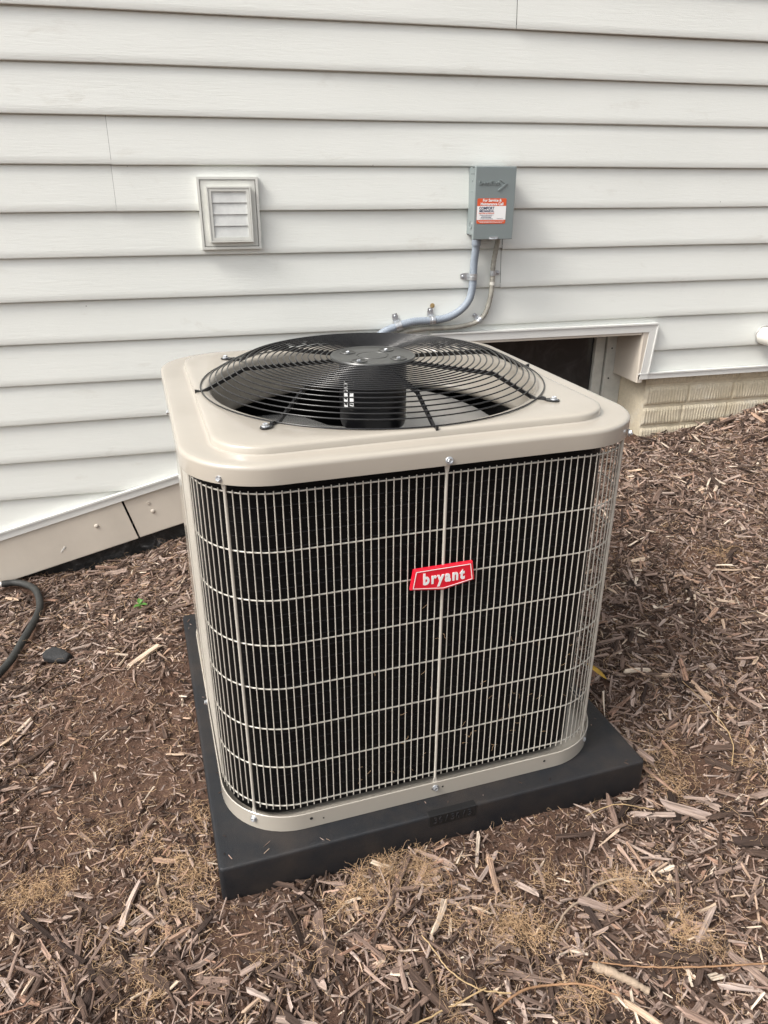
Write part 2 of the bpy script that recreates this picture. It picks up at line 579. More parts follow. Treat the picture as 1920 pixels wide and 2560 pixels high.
WX0, WX1, WTOP = 0.80, 1.632, 0.728
def zt(x): return 0.333 + 0.257 * x       # upper edge of the sloping trim
def floor_z(x, side):
    if x < WX0 or (x == WX0 and side < 0): return zt(x) - 0.02
    if x < WX1 or (x == WX1 and side < 0): return WTOP
    return 0.545
SEAMS = {4: [-0.192], 5: [-0.195], 6: [1.026], 7: [1.027], 0: [1.026], 1: [1.027], 2: [2.9], 3: [2.9], 8: [2.75], 9: [2.75], -2: [-1.1], -3: [-1.1]}
XL, XR = -2.6, 3.6
for k in range(-22, 14):
    zb = ZB1 - (k - 1) * EXPO
    xs0 = [XL] + SEAMS.get(k, []) + [XR]
    for si in range(len(xs0) - 1):
        a, b = xs0[si], xs0[si + 1]
        xs = sorted(set([a, b] + [x for x in (WX0, WX1) if a < x < b] + list(np.arange(math.ceil(a / .1) * .1, b, .1)) +
                        (list(np.arange(max(a, -2.6), min(b, 0.8), 0.04)) if zb < 0.62 else [])))
        dy = -0.0016 * si
        prof = [(0.0185, 0.010), (0.0165, 0.0015), (0.0035, -0.0005), (0.0008, 0.0006), (0.0, 0.003), (0.0018, 0.022), (0.0078, 0.088), (0.0112, EXPO - 0.0048), (0.0120, EXPO - 0.0032), (0.0155, EXPO - 0.0010), (0.0175, EXPO + 0.012)]
        ph = random.random() * 6
        rows = []
        for x in xs:
            for side in ((-1, 1) if x in (WX0, WX1) and a < x < b else ((1,) if x == a else (-1,))):
                wv = 0.0008 * math.sin(2.1 * x + ph) + 0.0005 * math.sin(5.3 * x + 2 * ph)
                wy = 0.0012 * math.sin(1.7 * x + 3 * ph) + 0.0008 * math.sin(4.1 * x + ph)
                fl = floor_z(x, side)
                rows.append([(x + (0.0008 if si else 0), y + dy + wy * 0.7, max(zb + z + wv - (0.0016 if si else 0), fl)) for y, z in prof])
        if all(p[2] >= zb + EXPO + 0.010 for r_ in rows for p in r_): continue
        mb = MB(); mb.loops(rows, closed=False)
        n = len(prof)
        hb(mb, 'siding_board', M['siding'], smooth=35)

# sloping trim, skirt panels, foundation under them
def slope_bar(x0, x1, d0, d1, y0, y1, bev=0.0):
    mb = MB()
    P = [(x0, zt(x0) + d0), (x1, zt(x1) + d0), (x1, zt(x1) + d1), (x0, zt(x0) + d1)]
    return mb.prism(P, lambda a, b: (a, y0, b), lambda a, b: (a, y1, b))
mb = slope_bar(XL, WX0 - 0.002, -0.027, -0.001, -0.011, 0.012)
hb(mb, 'trim_channel', M['trim'])
mb = slope_bar(XL, WX0 - 0.002, -0.0032, 0.0035, -0.0145, 0.0)
hb(mb, 'trim_lip', M['trim'])
def skirt(xa, xb, y):
    # panel ends are square to the slope
    nx = 0.25
    mb = MB()
    P = [(xa, zt(xa) - 0.029), (xb, zt(xb) - 0.029), (xb + 0.037, zt(xb) - 0.170), (xa + 0.037, zt(xa) - 0.170)]
    mb.prism(P, lambda a, b: (a, y, b), lambda a, b: (a, y + 0.003, b))
    # turned-in bottom hem
    Q = [P[3], P[2], (P[2][0], P[2][1] - 0.0025), (P[3][0], P[3][1] - 0.0025)]
    mb.prism(Q, lambda a, b: (a, y + 0.0005, b), lambda a, b: (a, y + 0.016, b))
    return hb(mb, 'skirt_panel', M['beige'])
p1 = skirt(-1.75, -0.3075, -0.0065)
p2 = skirt(-0.3010, 0.755, -0.0035)
p3 = skirt(XL, -1.756, -0.0035)
bolt_r = MB().lathe([(0.0, 0.0042), (0.004, 0.0038), (0.0072, 0.002), (0.0078, 0.0)], 16, cap0=False, mat=Matrix.Rotation(R(90), 4, 'X'))
for (x, z, pn, yy) in ((-0.399, 0.1438, p1, -0.0065), (-0.2093, 0.1778, p2, -0.0035), (-0.78, 0.045, p1, -0.0065), (0.2, 0.285, p2, -0.0035)):
    m2 = MB(); m2.v = list(bolt_r.v); m2.f = list(bolt_r.f)
    o = m2.build('rivet', M['beige'], pn, 60)
    o.location = (x - HO.x, yy - HO.y, z)
m2 = MB().lathe([(0.0058, 0.0002), (0.0058, 0.0022), (0.0030, 0.0026), (0.0026, 0.0003)], 14, cap0=False, mat=Matrix.Rotation(R(90), 4, 'X'))
o = m2.build('nail_hole', M['beige'], p2, 60); o.location = (-0.2212 - HO.x, -0.0035 - HO.y, 0.2098)
# scratch on the left panel
mb = MB()
for (xa, za, xb, zb2) in ((-0.527, 0.058, -0.513, 0.079), (-0.519, 0.065, -0.510, 0.077)):
    mb.tube([(xa, -0.0069, za), (xb, -0.0069, zb2)], 0.0011, 5)
hb(mb, 'scratch', M['trim'], p1)
# foundation
mb = MB().prism([(XL, -1.0), (WX0 - .01, -1.0), (WX0 - .01, zt(WX0) - 0.1), (XL, zt(XL) - 0.1)], lambda a, b: (a, 0.024, b), lambda a, b: (a, 0.2, b))
hb(mb, 'foundation', M['tar'])
BX0, BY = 1.668, 0.020
found = hb(MB().box(BX0 + .001, XR, BY + 0.006, 0.25, -0.2, 0.56), 'brick_foundation', M['brick'])
rows = [(0.497, 0.575, [1.668, 1.87, 2.08, 2.285, 2.49, 2.70, 2.9, 3.1, 3.3]), (0.415, 0.492, [1.668, 1.862, 2.065, 2.268, 2.47, 2.67, 2.88, 3.09, 3.3]),
        (0.333, 0.410, [1.668, 1.846, 2.052, 2.256, 2.46, 2.66, 2.87, 3.07, 3.28]), (0.251, 0.328, [1.668, 1.874, 2.09, 2.30, 2.5, 2.7, 2.9, 3.1, 3.3]),
        (0.169, 0.246, [1.668, 1.86, 2.06, 2.27, 2.47, 2.67])]
for z0, z1, xs in rows:
    for i in range(len(xs) - 1):
        xa, xb = xs[i] + 0.0015, xs[i + 1] - 0.0015
        nx = int((xb - xa) / 0.0022); nz = 9
        gxx, gzz = np.meshgrid(np.linspace(xa, xb, nx), np.linspace(z0 + .002, z1 - .002, nz))
        bend = 0.006 * vnoise(gxx, gzz * 2 + i, 18, 3) + 0.004 * vnoise(gxx, gzz, 40, 4)
        rib = np.abs(np.sin((gxx + bend) * math.pi / 0.0125)) ** 0.8 * (0.65 + 0.8 * vnoise(gxx, gzz, 30, 5))
        edge = np.minimum(np.minimum(gxx - xa, xb - gxx), np.minimum(gzz - z0 - .002, z1 - .002 - gzz))
        fade = np.clip(edge / 0.006, 0, 1)
        yy = BY + 0.005 - (0.0035 + 0.0052 * rib) * (0.25 + 0.75 * fade)
        yy[0, :] = yy[-1, :] = BY + 0.0065; yy[:, 0] = yy[:, -1] = BY + 0.0065
        V = np.c_[gxx.ravel() - HO.x, yy.ravel() - HO.y, gzz.ravel()]
        idx = np.arange(nx * nz).reshape(nz, nx)
        F = np.stack([idx[:-1, :-1], idx[:-1, 1:], idx[1:, 1:], idx[1:, :-1]], -1).reshape(-1, 4)
        mesh_np('brick', V, F, M['brick'], found, True)
# smooth concrete return beside the window
mb = MB().prism([(BX0 + .002, BY + .0062), (1.640, 0.158), (1.640, 0.22), (1.70, 0.22)], lambda a, b: (a, b, -0.1), lambda a, b: (a, b, 0.56))
hb(mb, 'concrete_reveal', M['brick'])
# starter trim above the bricks
mb = MB().box(1.606, XR, -0.010, 0.010, 0.534, 0.5525)
mb.box(1.606, XR, -0.0135, -0.001, 0.5528, 0.558)
mb.box(1.606, XR, -0.001, 0.028, 0.5315, 0.5338)
hb(mb, 'starter_trim', M['trim'])

# basement window
win = empty('window', (1.2 - HO.x, 0.15 - HO.y, 0.2), 0, house)
WO = Vector((1.2, 0.15, 0.2))
def wb(mb, name, mat, smooth=None):
    mb.v = [(a - WO.x, b - WO.y, c - WO.z) for a, b, c in mb.v]
    return mb.build(name, mat, win, smooth)
ty0, ty1 = -0.0125, 0.012
mb = MB().prism([(0.778, 0.744), (1.660, 0.744), (1.626, 0.7125), (0.80, 0.7125)], lambda a, b: (a, ty0, b), lambda a, b: (a, ty1, b))
mb.prism([(0.778, 0.7445), (1.661, 0.7445), (1.6565, 0.7395), (0.782, 0.7395)], lambda a, b: (a, ty0 - .004, b), lambda a, b: (a, ty0 - .0005, b))
wb(mb, 'window_trim', M['trim'])
mb = MB().prism([(1.660, 0.7435), (1.6465, 0.5345), (1.612, 0.5345), (1.6265, 0.712)], lambda a, b: (a, ty0, b), lambda a, b: (a, ty1, b))
mb.prism([(1.661, 0.744), (1.6475, 0.557), (1.6425, 0.557), (1.656, 0.740)], lambda a, b: (a, ty0 - .004, b), lambda a, b: (a, ty0 - .0005, b))
wb(mb, 'window_trim', M['trim'])
mb = MB().prism([(0.778, 0.743), (0.80, 0.712), (0.80, 0.5), (0.778, 0.5)], lambda a, b: (a, ty0, b), lambda a, b: (a, ty1, b))
wb(mb, 'window_trim', M['trim'])
# sheet-metal wrap: right jamb and head
mb = MB().prism([(1.6255, -0.010), (1.6255, 0.157), (1.600, 0.157), (1.602, -0.004), (1.606, -0.010)], lambda a, b: (a, b, 0.5225), lambda a, b: (a - 0.001, b, 0.7118))
wb(mb, 'jamb_wrap', M['beige'])
wb(MB().box(0.80, 1.5985, -0.0085, 0.157, 0.7025, 0.7120, 0.001), 'head_wrap', M['beige'])
wb(MB().box(0.79, 0.80, -0.0085, 0.157, 0.45, 0.70), 'jamb_wrap', M['beige'])
# frame
mb = MB().box(1.562, 1.6395, 0.160, 0.205, -0.05, 0.70, 0.002); wb(mb, 'window_frame', M['wframe'])
mb = MB().box(1.516, 1.5585, 0.168, 0.21, 0.05, 0.68, 0.003); wb(mb, 'sash_stile', M['wframe'])
mb = MB().box(0.80, 1.5615, 0.162, 0.205, 0.683, 0.7015, 0.002); wb(mb, 'window_frame', M['wframe'])
mb = MB().box(0.80, 0.85, 0.162, 0.205, -0.05, 0.682, 0.002); wb(mb, 'window_frame', M['wframe'])
mb = MB().box(0.851, 1.515, 0.17, 0.21, 0.02, 0.06, 0.003); wb(mb, 'sash_rail', M['wframe'])
wb(MB().box(0.851, 1.5155, 0.185, 0.19, 0.06, 0.682), 'window_pane', M['glass'])
for z in (0.62, 0.50, 0.35):
    o = MB().lathe([(0.0, 0.002), (0.003, 0.0015), (0.0034, 0)], 10, cap0=False, mat=Matrix.Rotation(R(90), 4, 'X')).build('screw', M['dark'], win)
    o.location = (1.583 - WO.x, 0.1598 - WO.y, z - WO.z)
# wall behind the siding so no light leaks through
hb(MB().box(XL, WX0 - .002, 0.028, 0.2, zt(XL), 4.5), 'sheathing', M['dark'])
hb(MB().box(WX0 - .001, WX1 + .03, 0.028, 0.2, 0.745, 4.5), 'sheathing', M['dark'])
hb(MB().box(WX1 + .031, XR, 0.028, 0.2, 0.575, 4.5), 'sheathing', M['dark'])
hb(MB().box(0.70, 1.70, 0.22, 0.6, -0.2, 0.76), 'dark_basement', M['dark'])

# ------------------------------------------------------------------ dryer vent
vent = empty('dryer_vent', (0.132, 0, 1.132))
tag(vent, 'square off-white louvered dryer vent on the siding', 'vent')
def vb(mb, name, mat, smooth=None, parent=None):
    mb.v = [(a - .132, b, c - 1.132) for a, b, c in mb.v]
    return mb.build(name, mat, parent or vent, smooth)
def frame4(mb, x0, x1, z0, z1, w, y0, y1):
    """mitred frame: front y0, back y1"""
    O = [(x0, z0), (x1, z0), (x1, z1), (x0, z1)]; I = [(x0 + w, z0 + w), (x1 - w, z0 + w), (x1 - w, z1 - w), (x0 + w, z1 - w)]
    for k in range(4):
        l = (k + 1) % 4
        mb.prism([O[k], O[l], I[l], I[k]], lambda a, b: (a, y0, b), lambda a, b: (a, y1, b))
    return mb
mb = frame4(MB(), 0.041, 0.221, 1.031, 1.235, 0.0075, -0.0138, 0.012)
vb(mb, 'flange_rim', M['vent'])
vb(MB().box(0.0505, 0.2115, -0.0115, 0.010, 1.0405, 1.2255), 'flange', M['vent'])
mb = frame4(MB(), 0.067, 0.1965, 1.0525, 1.2085, 0.0040, -0.0255, -0.0118)
mb2 = frame4(mb, 0.0718, 0.1917, 1.0573, 1.2037, 0.0085, -0.0238, -0.0117)
vb(mb2, 'hood', M['vent'])
for i in range(4):
    z1 = 1.1955 - i * 0.0326
    mb = MB().prism([(-0.0178, z1), (-0.0190, z1 - 0.0318), (-0.0212, z1 - 0.0323), (-0.0220, z1 - 0.0312), (-0.0188, z1 - 0.0005)], lambda a, b: (0.0808, a, b), lambda a, b: (0.1832, a, b))
    vb(mb, 'louver', M['louver'])
vb(MB().box(0.0806, 0.1834, -0.0125, -0.0119, 1.066, 1.1955), 'backing', M['dark'])

# ------------------------------------------------------------------ disconnect box
box = empty('disconnect_box', (0.961, 0, 1.158))
tag(box, 'grey metal electrical disconnect box with an orange service sticker', 'electrical box')
def bb(mb, name, mat, smooth=None, parent=None):
    mb.v = [(a - .961, b, c - 1.158) for a, b, c in mb.v]
    return mb.build(name, mat, parent or box, smooth)
bb(MB().box(0.8985, 1.0225, -0.064, 0.008, 1.062, 1.2635, 0.002), 'body', M['grey'])
cover = bb(MB().box(0.891, 1.027, -0.0775, -0.0645, 1.0505, 1.2655, 0.0018).box(0.8965, 1.0245, -0.0645, -0.020, 1.264, 1.2662), 'cover', M['grey'])
mb = MB()
for (y, z) in ((-0.030, 1.225), (-0.030, 1.193)):
    mb.lathe([(0.0, 0.0018), (0.0028, 0.0012), (0.003, 0)], 10, c=(0, 0, 0), cap0=False, mat=Matrix.Translation((0.8983, y, z)) @ Matrix.Rotation(R(-90), 4, 'Y'))
bb(mb, 'dimple', M['grey'], 60)
mb = MB()
for rr_ in (0.0125, 0.009):
    mb.tube([(0.8982, -0.032 + rr_ * math.cos(a), 1.092 + rr_ * math.sin(a)) for a in np.linspace(0, 2 * math.pi, 20)[:-1]], 0.0009, 5, closed=True)
bb(mb, 'knockout', M['grey'], 60)
bb(MB().box(0.8979, 0.8983, -0.0625, -0.012, 1.2435, 1.2445), 'seam', M['dark'])
# latch on the lower edge
mb = MB().tube([(0.948, -0.079, 1.0545), (0.953, -0.084, 1.0525), (0.968, -0.084, 1.0525), (0.973, -0.079, 1.0545)], 0.0022, 8)
mb.box(0.946, 0.9765, -0.080, -0.0776, 1.0515, 1.0585)
bb(mb, 'latch', M['zinc'], 60)
# embossed maker's mark with arrow
FR = (R(90), 0, 0)
o = text_obj('lettering', 'DiversiTech', 0.0158, M['grey'], cover, (0.938 - .961, -0.0786, 1.218 - 1.158), FR, bold=0.0003, sx=0.92, extrude=0.0011)
ar = [(0.972, 1.2265), (0.976, 1.2285), (0.998, 1.2165), (0.974, 1.1965), (0.9665, 1.1965), (0.989, 1.2157)]
bb(MB().prism(ar, lambda a, b: (a, -0.0797, b), lambda a, b: (a, -0.0773, b)), 'arrow_mark', M['grey'], parent=cover)
# sticker
SX0, SX1, SZ0, SZ1 = 0.9005, 0.9985, 1.0985, 1.1735
def sheet(x0, x1, z0, z1, y, rad=0.0):
    P = []
    for cx, cz, a0 in ((x1 - rad, z1 - rad, 0), (x0 + rad, z1 - rad, 90), (x0 + rad, z0 + rad, 180), (x1 - rad, z0 + rad, 270)):
        for k in range(5 if rad else 1):
            a = R(a0 + (90 * k / 4 if rad else 0)); P.append((cx + rad * math.cos(a), cz + rad * math.sin(a)))
    return MB().prism(P, lambda a, b: (a, y, b), lambda a, b: (a, y + 0.0004, b))
sticker = bb(sheet(SX0, SX1, SZ0, SZ1, -0.0781, 0.004), 'sticker', M['orange'], parent=box)
bb(sheet(SX0 + .0002, SX1 - .0002, 1.1100, 1.1510, -0.0784), 'white_field', M['white'], parent=sticker)
def st(txt, size, mat, x, z, **k):
    return text_obj('lettering', txt, size, mat, sticker, (x - .961, -0.0787, z - 1.158), FR, **k)
st('For Service &', 0.0115, M['white'], 0.9497, 1.1674, bold=0.0004)
st('Maintenance Call', 0.0112, M['white'], 0.9497, 1.1568, bold=0.0004)
st('COMFORT', 0.0108, M['navy'], 0.9328, 1.1443, bold=0.0004, sx=0.98)
st('MECHANICAL', 0.0083, M['navy'], 0.9328, 1.1360, bold=0.00035, sx=0.95)
st('HEATING & COOLING', 0.0052, M['orange'], 0.9328, 1.1294, bold=0.0002)
# print too fine to read in the photograph: rows of tiny strokes
def fine(x0, x1, z, h, mat, y=-0.0787):
    mb = MB(); x = x0
    while x < x1:
        w = random.uniform(0.0012, 0.0042)
        mb.box(x, min(x + w, x1), y - 0.0001, y, z - h / 2, z + h / 2); x += w + random.uniform(0.0005, 0.0011)
    bb(mb, 'fine_print', mat, parent=sticker)
fine(0.910, 0.956, 1.1243, 0.0013, M['navy']); fine(0.916, 0.951, 1.1212, 0.0013, M['navy'])
fine(0.914, 0.950, 1.1168, 0.0021, M['navy']); fine(0.911, 0.955, 1.1130, 0.0010, M['navy'])
fine(0.968, 0.990, 1.1140, 0.0010, M['navy'])
fine(0.906, 0.993, 1.1062, 0.0013, M['white']); fine(0.911, 0.988, 1.1024, 0.0013, M['white'])

# ------------------------------------------------------------------ conduit and cable on the wall
def spline(P, n=8):
    P = [Vector(p) for p in P]
    Q = [P[0] * 2 - P[1]] + P + [P[-1] * 2 - P[-2]]
    out = []
    for i in range(1, len(Q) - 2):
        a, b, c, d = Q[i - 1:i + 3]
        for k in range(n):
            t = k / n
            out.append(0.5 * ((2 * b) + (c - a) * t + (2 * a - 5 * b + 4 * c - d) * t * t + (3 * b - a - 3 * c + d) * t ** 3))
    out.append(P[-1])
    return out
cond = empty('flexible_conduit', (0.92, -0.016, 1.05))
tag(cond, 'ribbed grey-blue flexible conduit curving down from the electrical box', 'conduit')
def cb(mb, name, mat, par, O, smooth=None):
    mb.v = [(a - O[0], b - O[1], c - O[2]) for a, b, c in mb.v]
    return mb.build(name, mat, par, smooth)
CO = (0.92, -0.016, 1.05)
yC = -0.0165
cpts = [(0.922, yC - .012, 1.058), (0.9235, yC - .006, 1.02), (0.922, yC, 0.976), (0.921, yC, 0.935), (0.920, yC, 0.895), (0.911, yC, 0.855), (0.884, yC, 0.8225), (0.838, yC, 0.798), (0.781, yC, 0.790), (0.713, yC, 0.788), (0.655, yC, 0.774), (0.60, yC - .004, 0.752), (0.56, yC - .01, 0.70)]
path = spline(cpts, 26)
rad = [0.0128 + (0.0007 if (i % 3 == 0) else -0.0004) for i in range(len(path))]
cb(MB().tube(path, rad, 14), 'conduit_pipe', M['conduit'], cond, CO, 80)
cb(MB().lathe([(0.0145, 0), (0.0155, 0.003), (0.0155, 0.03), (0.0145, 0.033)], 18, c=(0.9225, -0.0275, 1.029)), 'fitting', M['conduit'], cond, CO, 50)
def strap(par, O, p, dirv, side, r, w=0.021, ear=0.027):
    """one-hole strap: band over the pipe plus an ear with a screw. dirv = pipe direction (x,z); side = ear direction (x,z)"""
    d = Vector((dirv[0], 0, dirv[1])).normalized(); e = Vector((side[0], 0, side[1]))
    e = (e - d * e.dot(d)).normalized()
    c = Vector(p)
    yb = -0.0015
    prof = []
    for a in np.linspace(-100, 85, 12):
        q = R(a)
        prof.append((math.sin(q) * (r + .0016), c.y - math.cos(q) * (r + .0016)))
    prof += [(r + 0.004, yb - 0.001), (r + ear * 0.6, yb), (r + ear, yb)]
    for off, wd in ((0.0, w),):
        mb = MB()
        L0, L1, K0, K1 = [], [], [], []
        for i, (s_, y) in enumerate(prof):
            ww = wd / 2 * (1.0 if i < len(prof) - 1 else 0.75)
            b0 = c + e * s_; 
            L0.append(Vector((b0.x, y, b0.z)) - d * ww); L1.append(Vector((b0.x, y, b0.z)) + d * ww)
            K0.append(Vector((b0.x, y - .0012, b0.z)) - d * ww); K1.append(Vector((b0.x, y - .0012, b0.z)) + d * ww)
        mb.loops([K0, K1, L1, L0, K0], closed=False)
        # raised stiffening rib
        mb.tube([Vector((c.x + e.x * s_, y - .0014, c.z + e.z * s_)) for s_, y in prof[3:13]], 0.0016, 6)
        so = cb(mb, 'strap', M['zinc'], par, O, 50)
    sp = c + e * (r + ear * 0.72)
    mb = MB().lathe([(0.0, 0.0038), (0.003, 0.0036), (0.0045, 0.002), (0.0046, 0.0006), (0.0066, 0.0004), (0.0066, -0.001)], 12, cap0=False, mat=Matrix.Translation((sp.x, yb - .0012, sp.z)) @ Matrix.Rotation(R(90), 4, 'X'))
    mb.v = [(a - O[0], b - O[1], q - O[2]) for a, b, q in mb.v]
    mb.build('screw', M['zinc'], so, 50)
strap(cond, CO, (0.9208, yC, 0.929), (0, 1), (-1, 0), 0.0128)
strap(cond, CO, (0.779, yC, 0.7898), (1, 0.05), (-0.1, 1), 0.0128)
strap(cond, CO, (0.661, yC, 0.776), (1, 0.25), (-0.45, 1), 0.0128)
KO = (0.999, -0.01, 1.05)
cable = empty('armored_cable', KO)
tag(cable, 'thinner dusty tan cable hanging beside the grey-blue conduit', 'cable')
yK = -0.0105
kp = [(0.999, -0.03, 1.060), (0.997, -0.016, 1.008), (0.994, yK, 0.971), (0.993, yK, 0.936), (0.993, yK, 0.905), (0.990, yK, 0.860), (0.976, yK, 0.809), (0.950, yK, 0.780), (0.905, yK, 0.767), (0.847, yK, 0.762), (0.752, yK, 0.762), (0.68, yK, 0.752), (0.63, yK, 0.72)]
path = spline(kp, 14)
cb(MB().tube(path, [0.0082 + 0.0004 * math.sin(i * 1.3) for i in range(len(path))], 10), 'cable_sheath', M['cable'], cable, KO, 80)
cb(MB().tube(spline([(0.9935, yK, 0.9085), (0.9932, yK, 0.899)], 2), 0.0094, 10), 'tape_wrap', M['pvc'], cable, KO, 60)
strap(cable, KO, (0.9933, yK, 0.938), (0, 1), (1, 0), 0.0082, 0.016, 0.018)
strap(cable, KO, (0.954, yK, 0.783), (0.7, 0.7), (-0.6, 0.8), 0.0082, 0.016, 0.020)
# old screw hole with rust above the conduit
sp = tag(MB().lathe([(0.0, 0.001), (0.004, 0.0009), (0.0085, 0.0002)], 14, cap0=False, mat=Matrix.Rotation(R(90), 4, 'X')).build('old_screw', simple('rusty_putty', (0.36, 0.25, 0.11), 0.6, var=0.5, vscale=120), None, 60),
    'rusty old screw head left in the siding above the conduit', 'screw')
sp.location = (0.785, -0.0002, 0.836)

# pipe at the right edge
pipe = empty('drain_pipe', (2.135, 0, 0.676))
tag(pipe, 'white plastic pipe stub sticking out of the siding at the right edge', 'pipe')
prof = [(0.033, 0.02), (0.033, -0.17), (0.0285, -0.171), (0.028, -0.05)]
MB().lathe([(a, -b) for a, b in prof], 28, cap0=True, cap1=True, mat=Matrix.Rotation(R(90), 4, 'X')).build('pipe_wall', M['pvc'], pipe, 40)
MB().tube([((0.0345 + 0.002 * math.sin(5 * a)) * math.cos(a), -0.002 + 0.0012 * math.sin(7 * a), (0.0345 + 0.002 * math.sin(4 * a + 1)) * math.sin(a)) for a in np.linspace(0, 2 * math.pi, 40)[:-1]], 0.0032, 6, closed=True).build('sealant', M['sealant'], pipe, 80)

# beige stake end beside the bricks
stake = tag(MB().box(-0.03, 0.03, -0.012, 0.012, -0.12, 0.13, 0.003).build('wooden_stake', M['beige']), 'beige upright post end in the mulch at the far right edge', 'stake')
stake.location = (2.185, -0.16, 0.32); stake.rotation_euler = (R(-4), R(6), 0.1)

# ------------------------------------------------------------------ equipment pad
pad = empty('equipment_pad', toW(S / 2, S / 2, 0), TH)
tag(pad, 'square black plastic equipment pad lying on the mulch under the condenser', 'pad')
def rrect(h, r, n=10, hy=None, dense=0):
    hy = hy or h
    P = []
    for cx, cy, a0 in ((h - r, -(hy - r), -90), (h - r, hy - r, 0), (-(h - r), hy - r, 90), (-(h - r), -(hy - r), 180)):
        for k in range(n + 1):
            a = R(a0 + 90 * k / n); P.append((cx + r * math.cos(a), cy + r * math.sin(a)))
    if dense:
        Q = []
        m = n + 1
        for c in range(4):
            Q += P[c * m:(c + 1) * m]
            a, b = P[(c + 1) * m - 1], P[((c + 1) * m) % (4 * m)]
            Q += [(a[0] + (b[0] - a[0]) * k / dense, a[1] + (b[1] - a[1]) * k / dense) for k in range(1, dense)]
        P = Q
    return P
H = S / 2
prof = [(0.0, -0.03), (-0.001, 0.02), (-0.001, 0.0695), (-0.0003, 0.0730), (0.0010, 0.0752), (0.0035, 0.0761), (0.010, 0.0763)]
L = [[(x, y, z) for x, y in rrect(H - i, max(0.008 - i * .5, 0.004), 4)] for i, z in prof]
MB().loops(L, cap1=True).build('slab', M['pad'], pad, 50)
# embossed size plate on the front edge
pl = MB().box(0.410 - H, 0.5135 - H, -H - 0.0022, -H + 0.014, 0.048, 0.0766, 0.0012).build('size_plate', M['padtxt'], pad)
text_obj('lettering', '36 / 36 / 3', 0.0225, M['pad'], pl, (0.4615 - H, -H - 0.0029, 0.0625), FR, extrude=0.0008, spacing=1.0, sx=0.9)

# ------------------------------------------------------------------ condenser
UC, VC, Z0 = 0.445, 0.463, 0.0766
ac = empty('air_conditioner', toW(UC, VC, Z0), TH)
tag(ac, 'tan central air conditioner with wire guard and black fan grille on top', 'air conditioner')
def Z(z): return z - Z0
def lp(h, r, z, n=14): return [(x * 0.9955 - 0.002, y, Z(z)) for x, y in rrect(h, r, n)]
# base pan
HB, RB = 0.418, 0.143
L = [lp(HB - .012, RB - .012, 0.0768), lp(HB, RB, 0.0772), lp(HB, RB, 0.1135), lp(HB - .0015, RB - .0015, 0.1145), lp(HB - .003, RB - .003, 0.1135), lp(HB - .004, RB - .004, 0.088), lp(HB - .03, RB - .03, 0.087), lp(HB - .2, 0.02, 0.089)]
base = MB().loops(L, cap0=True, cap1=True).build('base_pan', M['paint'], ac, 40)
def on_front(x, z, y=-(HB + 0.0004), r=0.003):
    o = MB().lathe([(r, 0.0), (r, 0.0003)], 12, mat=Matrix.Rotation(R(90), 4, 'X')).build('hole', M['dark'], base)
    o.location = (x, y, Z(z))
for (x, z, r) in ((-0.262, 0.100, 0.0032), (-0.238, 0.094, 0.0016), (0.012, 0.099, 0.0022), (-0.009, 0.099, 0.003), (0.245, 0.1, 0.0028)):
    on_front(x, z, r=r)
mb = MB()
for x in (-0.30, -0.272, -0.10, 0.02, 0.17, 0.265):
    mb.lathe([(0.0095, 0.0), (0.0095, 0.0004)], 14, c=(x, -HB + 0.013, Z(0.0877)))
mb.build('drain_hole', M['dark'], base)
# coil
HC, RC, HX, CX = 0.386, 0.108, 0.381, -0.021
def cl(d, z): return [(x + CX, y, Z(z)) for x, y in rrect(HX - d, RC - d, 14, HC - d)]
L = [cl(.02, 0.099), cl(0, 0.10), cl(0, 0.800), cl(.022, 0.801)]
inner = [cl(.022, 0.801), cl(.022, 0.1)]
coil = MB().loops(L).loops(inner).build('coil', M['coil'], ac, 40)
mb = MB()
z = 0.115
while z < 0.80:
    P = [(x + CX, y, Z(z)) for x, y in rrect(HX - 0.0013, RC, 10, HC - 0.0013)]
    mb.tube(P, 0.0022, 5, closed=True); z += 0.0254
o = mb.build('tube_rows', M['tubeblk'], coil, 80); o['kind'] = 'stuff'
mb = MB()
zz = 0.105
while zz < 0.795:
    for dx in (0.012, 0.018):
        mb.box(-0.058 + dx, -0.0555 + dx, -HC - 0.0022, -HC + 0.001, Z(zz + dx * .3), Z(zz + 0.002 + dx * .3))
    zz += 0.0058
o = mb.build('fin_seam', M['tubeblk'], coil); o['kind'] = 'stuff'
# dry grass bits caught in the fins
mb = MB()
for i in range(46):
    x = random.uniform(-0.16, 0.3); z = 0.13 + abs(random.gauss(0, 0.16)); y = -HC - 0.003
    P = []
    a = random.uniform(0, 6.28)
    for k in range(4):
        P.append((x, y - random.uniform(0, .002), Z(z))); a += random.uniform(-.9, .9)
        x += math.cos(a) * .0045; z += math.sin(a) * .0045
    mb.tube(P, 0.00035, 3)
o = mb.build('lint_bits', M['root'], coil); o['kind'] = 'stuff'
# compressor inside
MB().lathe([(0.10, Z(0.10)), (0.105, Z(0.14)), (0.105, Z(0.40)), (0.09, Z(0.45)), (0.04, Z(0.47)), (0.0, Z(0.472))], 28, c=(0.03, 0.05, 0), cap1=False).build('compressor', M['motor'], ac, 40)
MB().tube(spline([(-.18, -.16, Z(.12)), (-.19, -.17, Z(.5)), (-.15, -.19, Z(.58)), (-.05, -.2, Z(.6)), (0.05, -.16, Z(.5)), (0.05, -.1, Z(.3))], 8), 0.008, 8).build('copper_line', M['copper'], ac, 80)
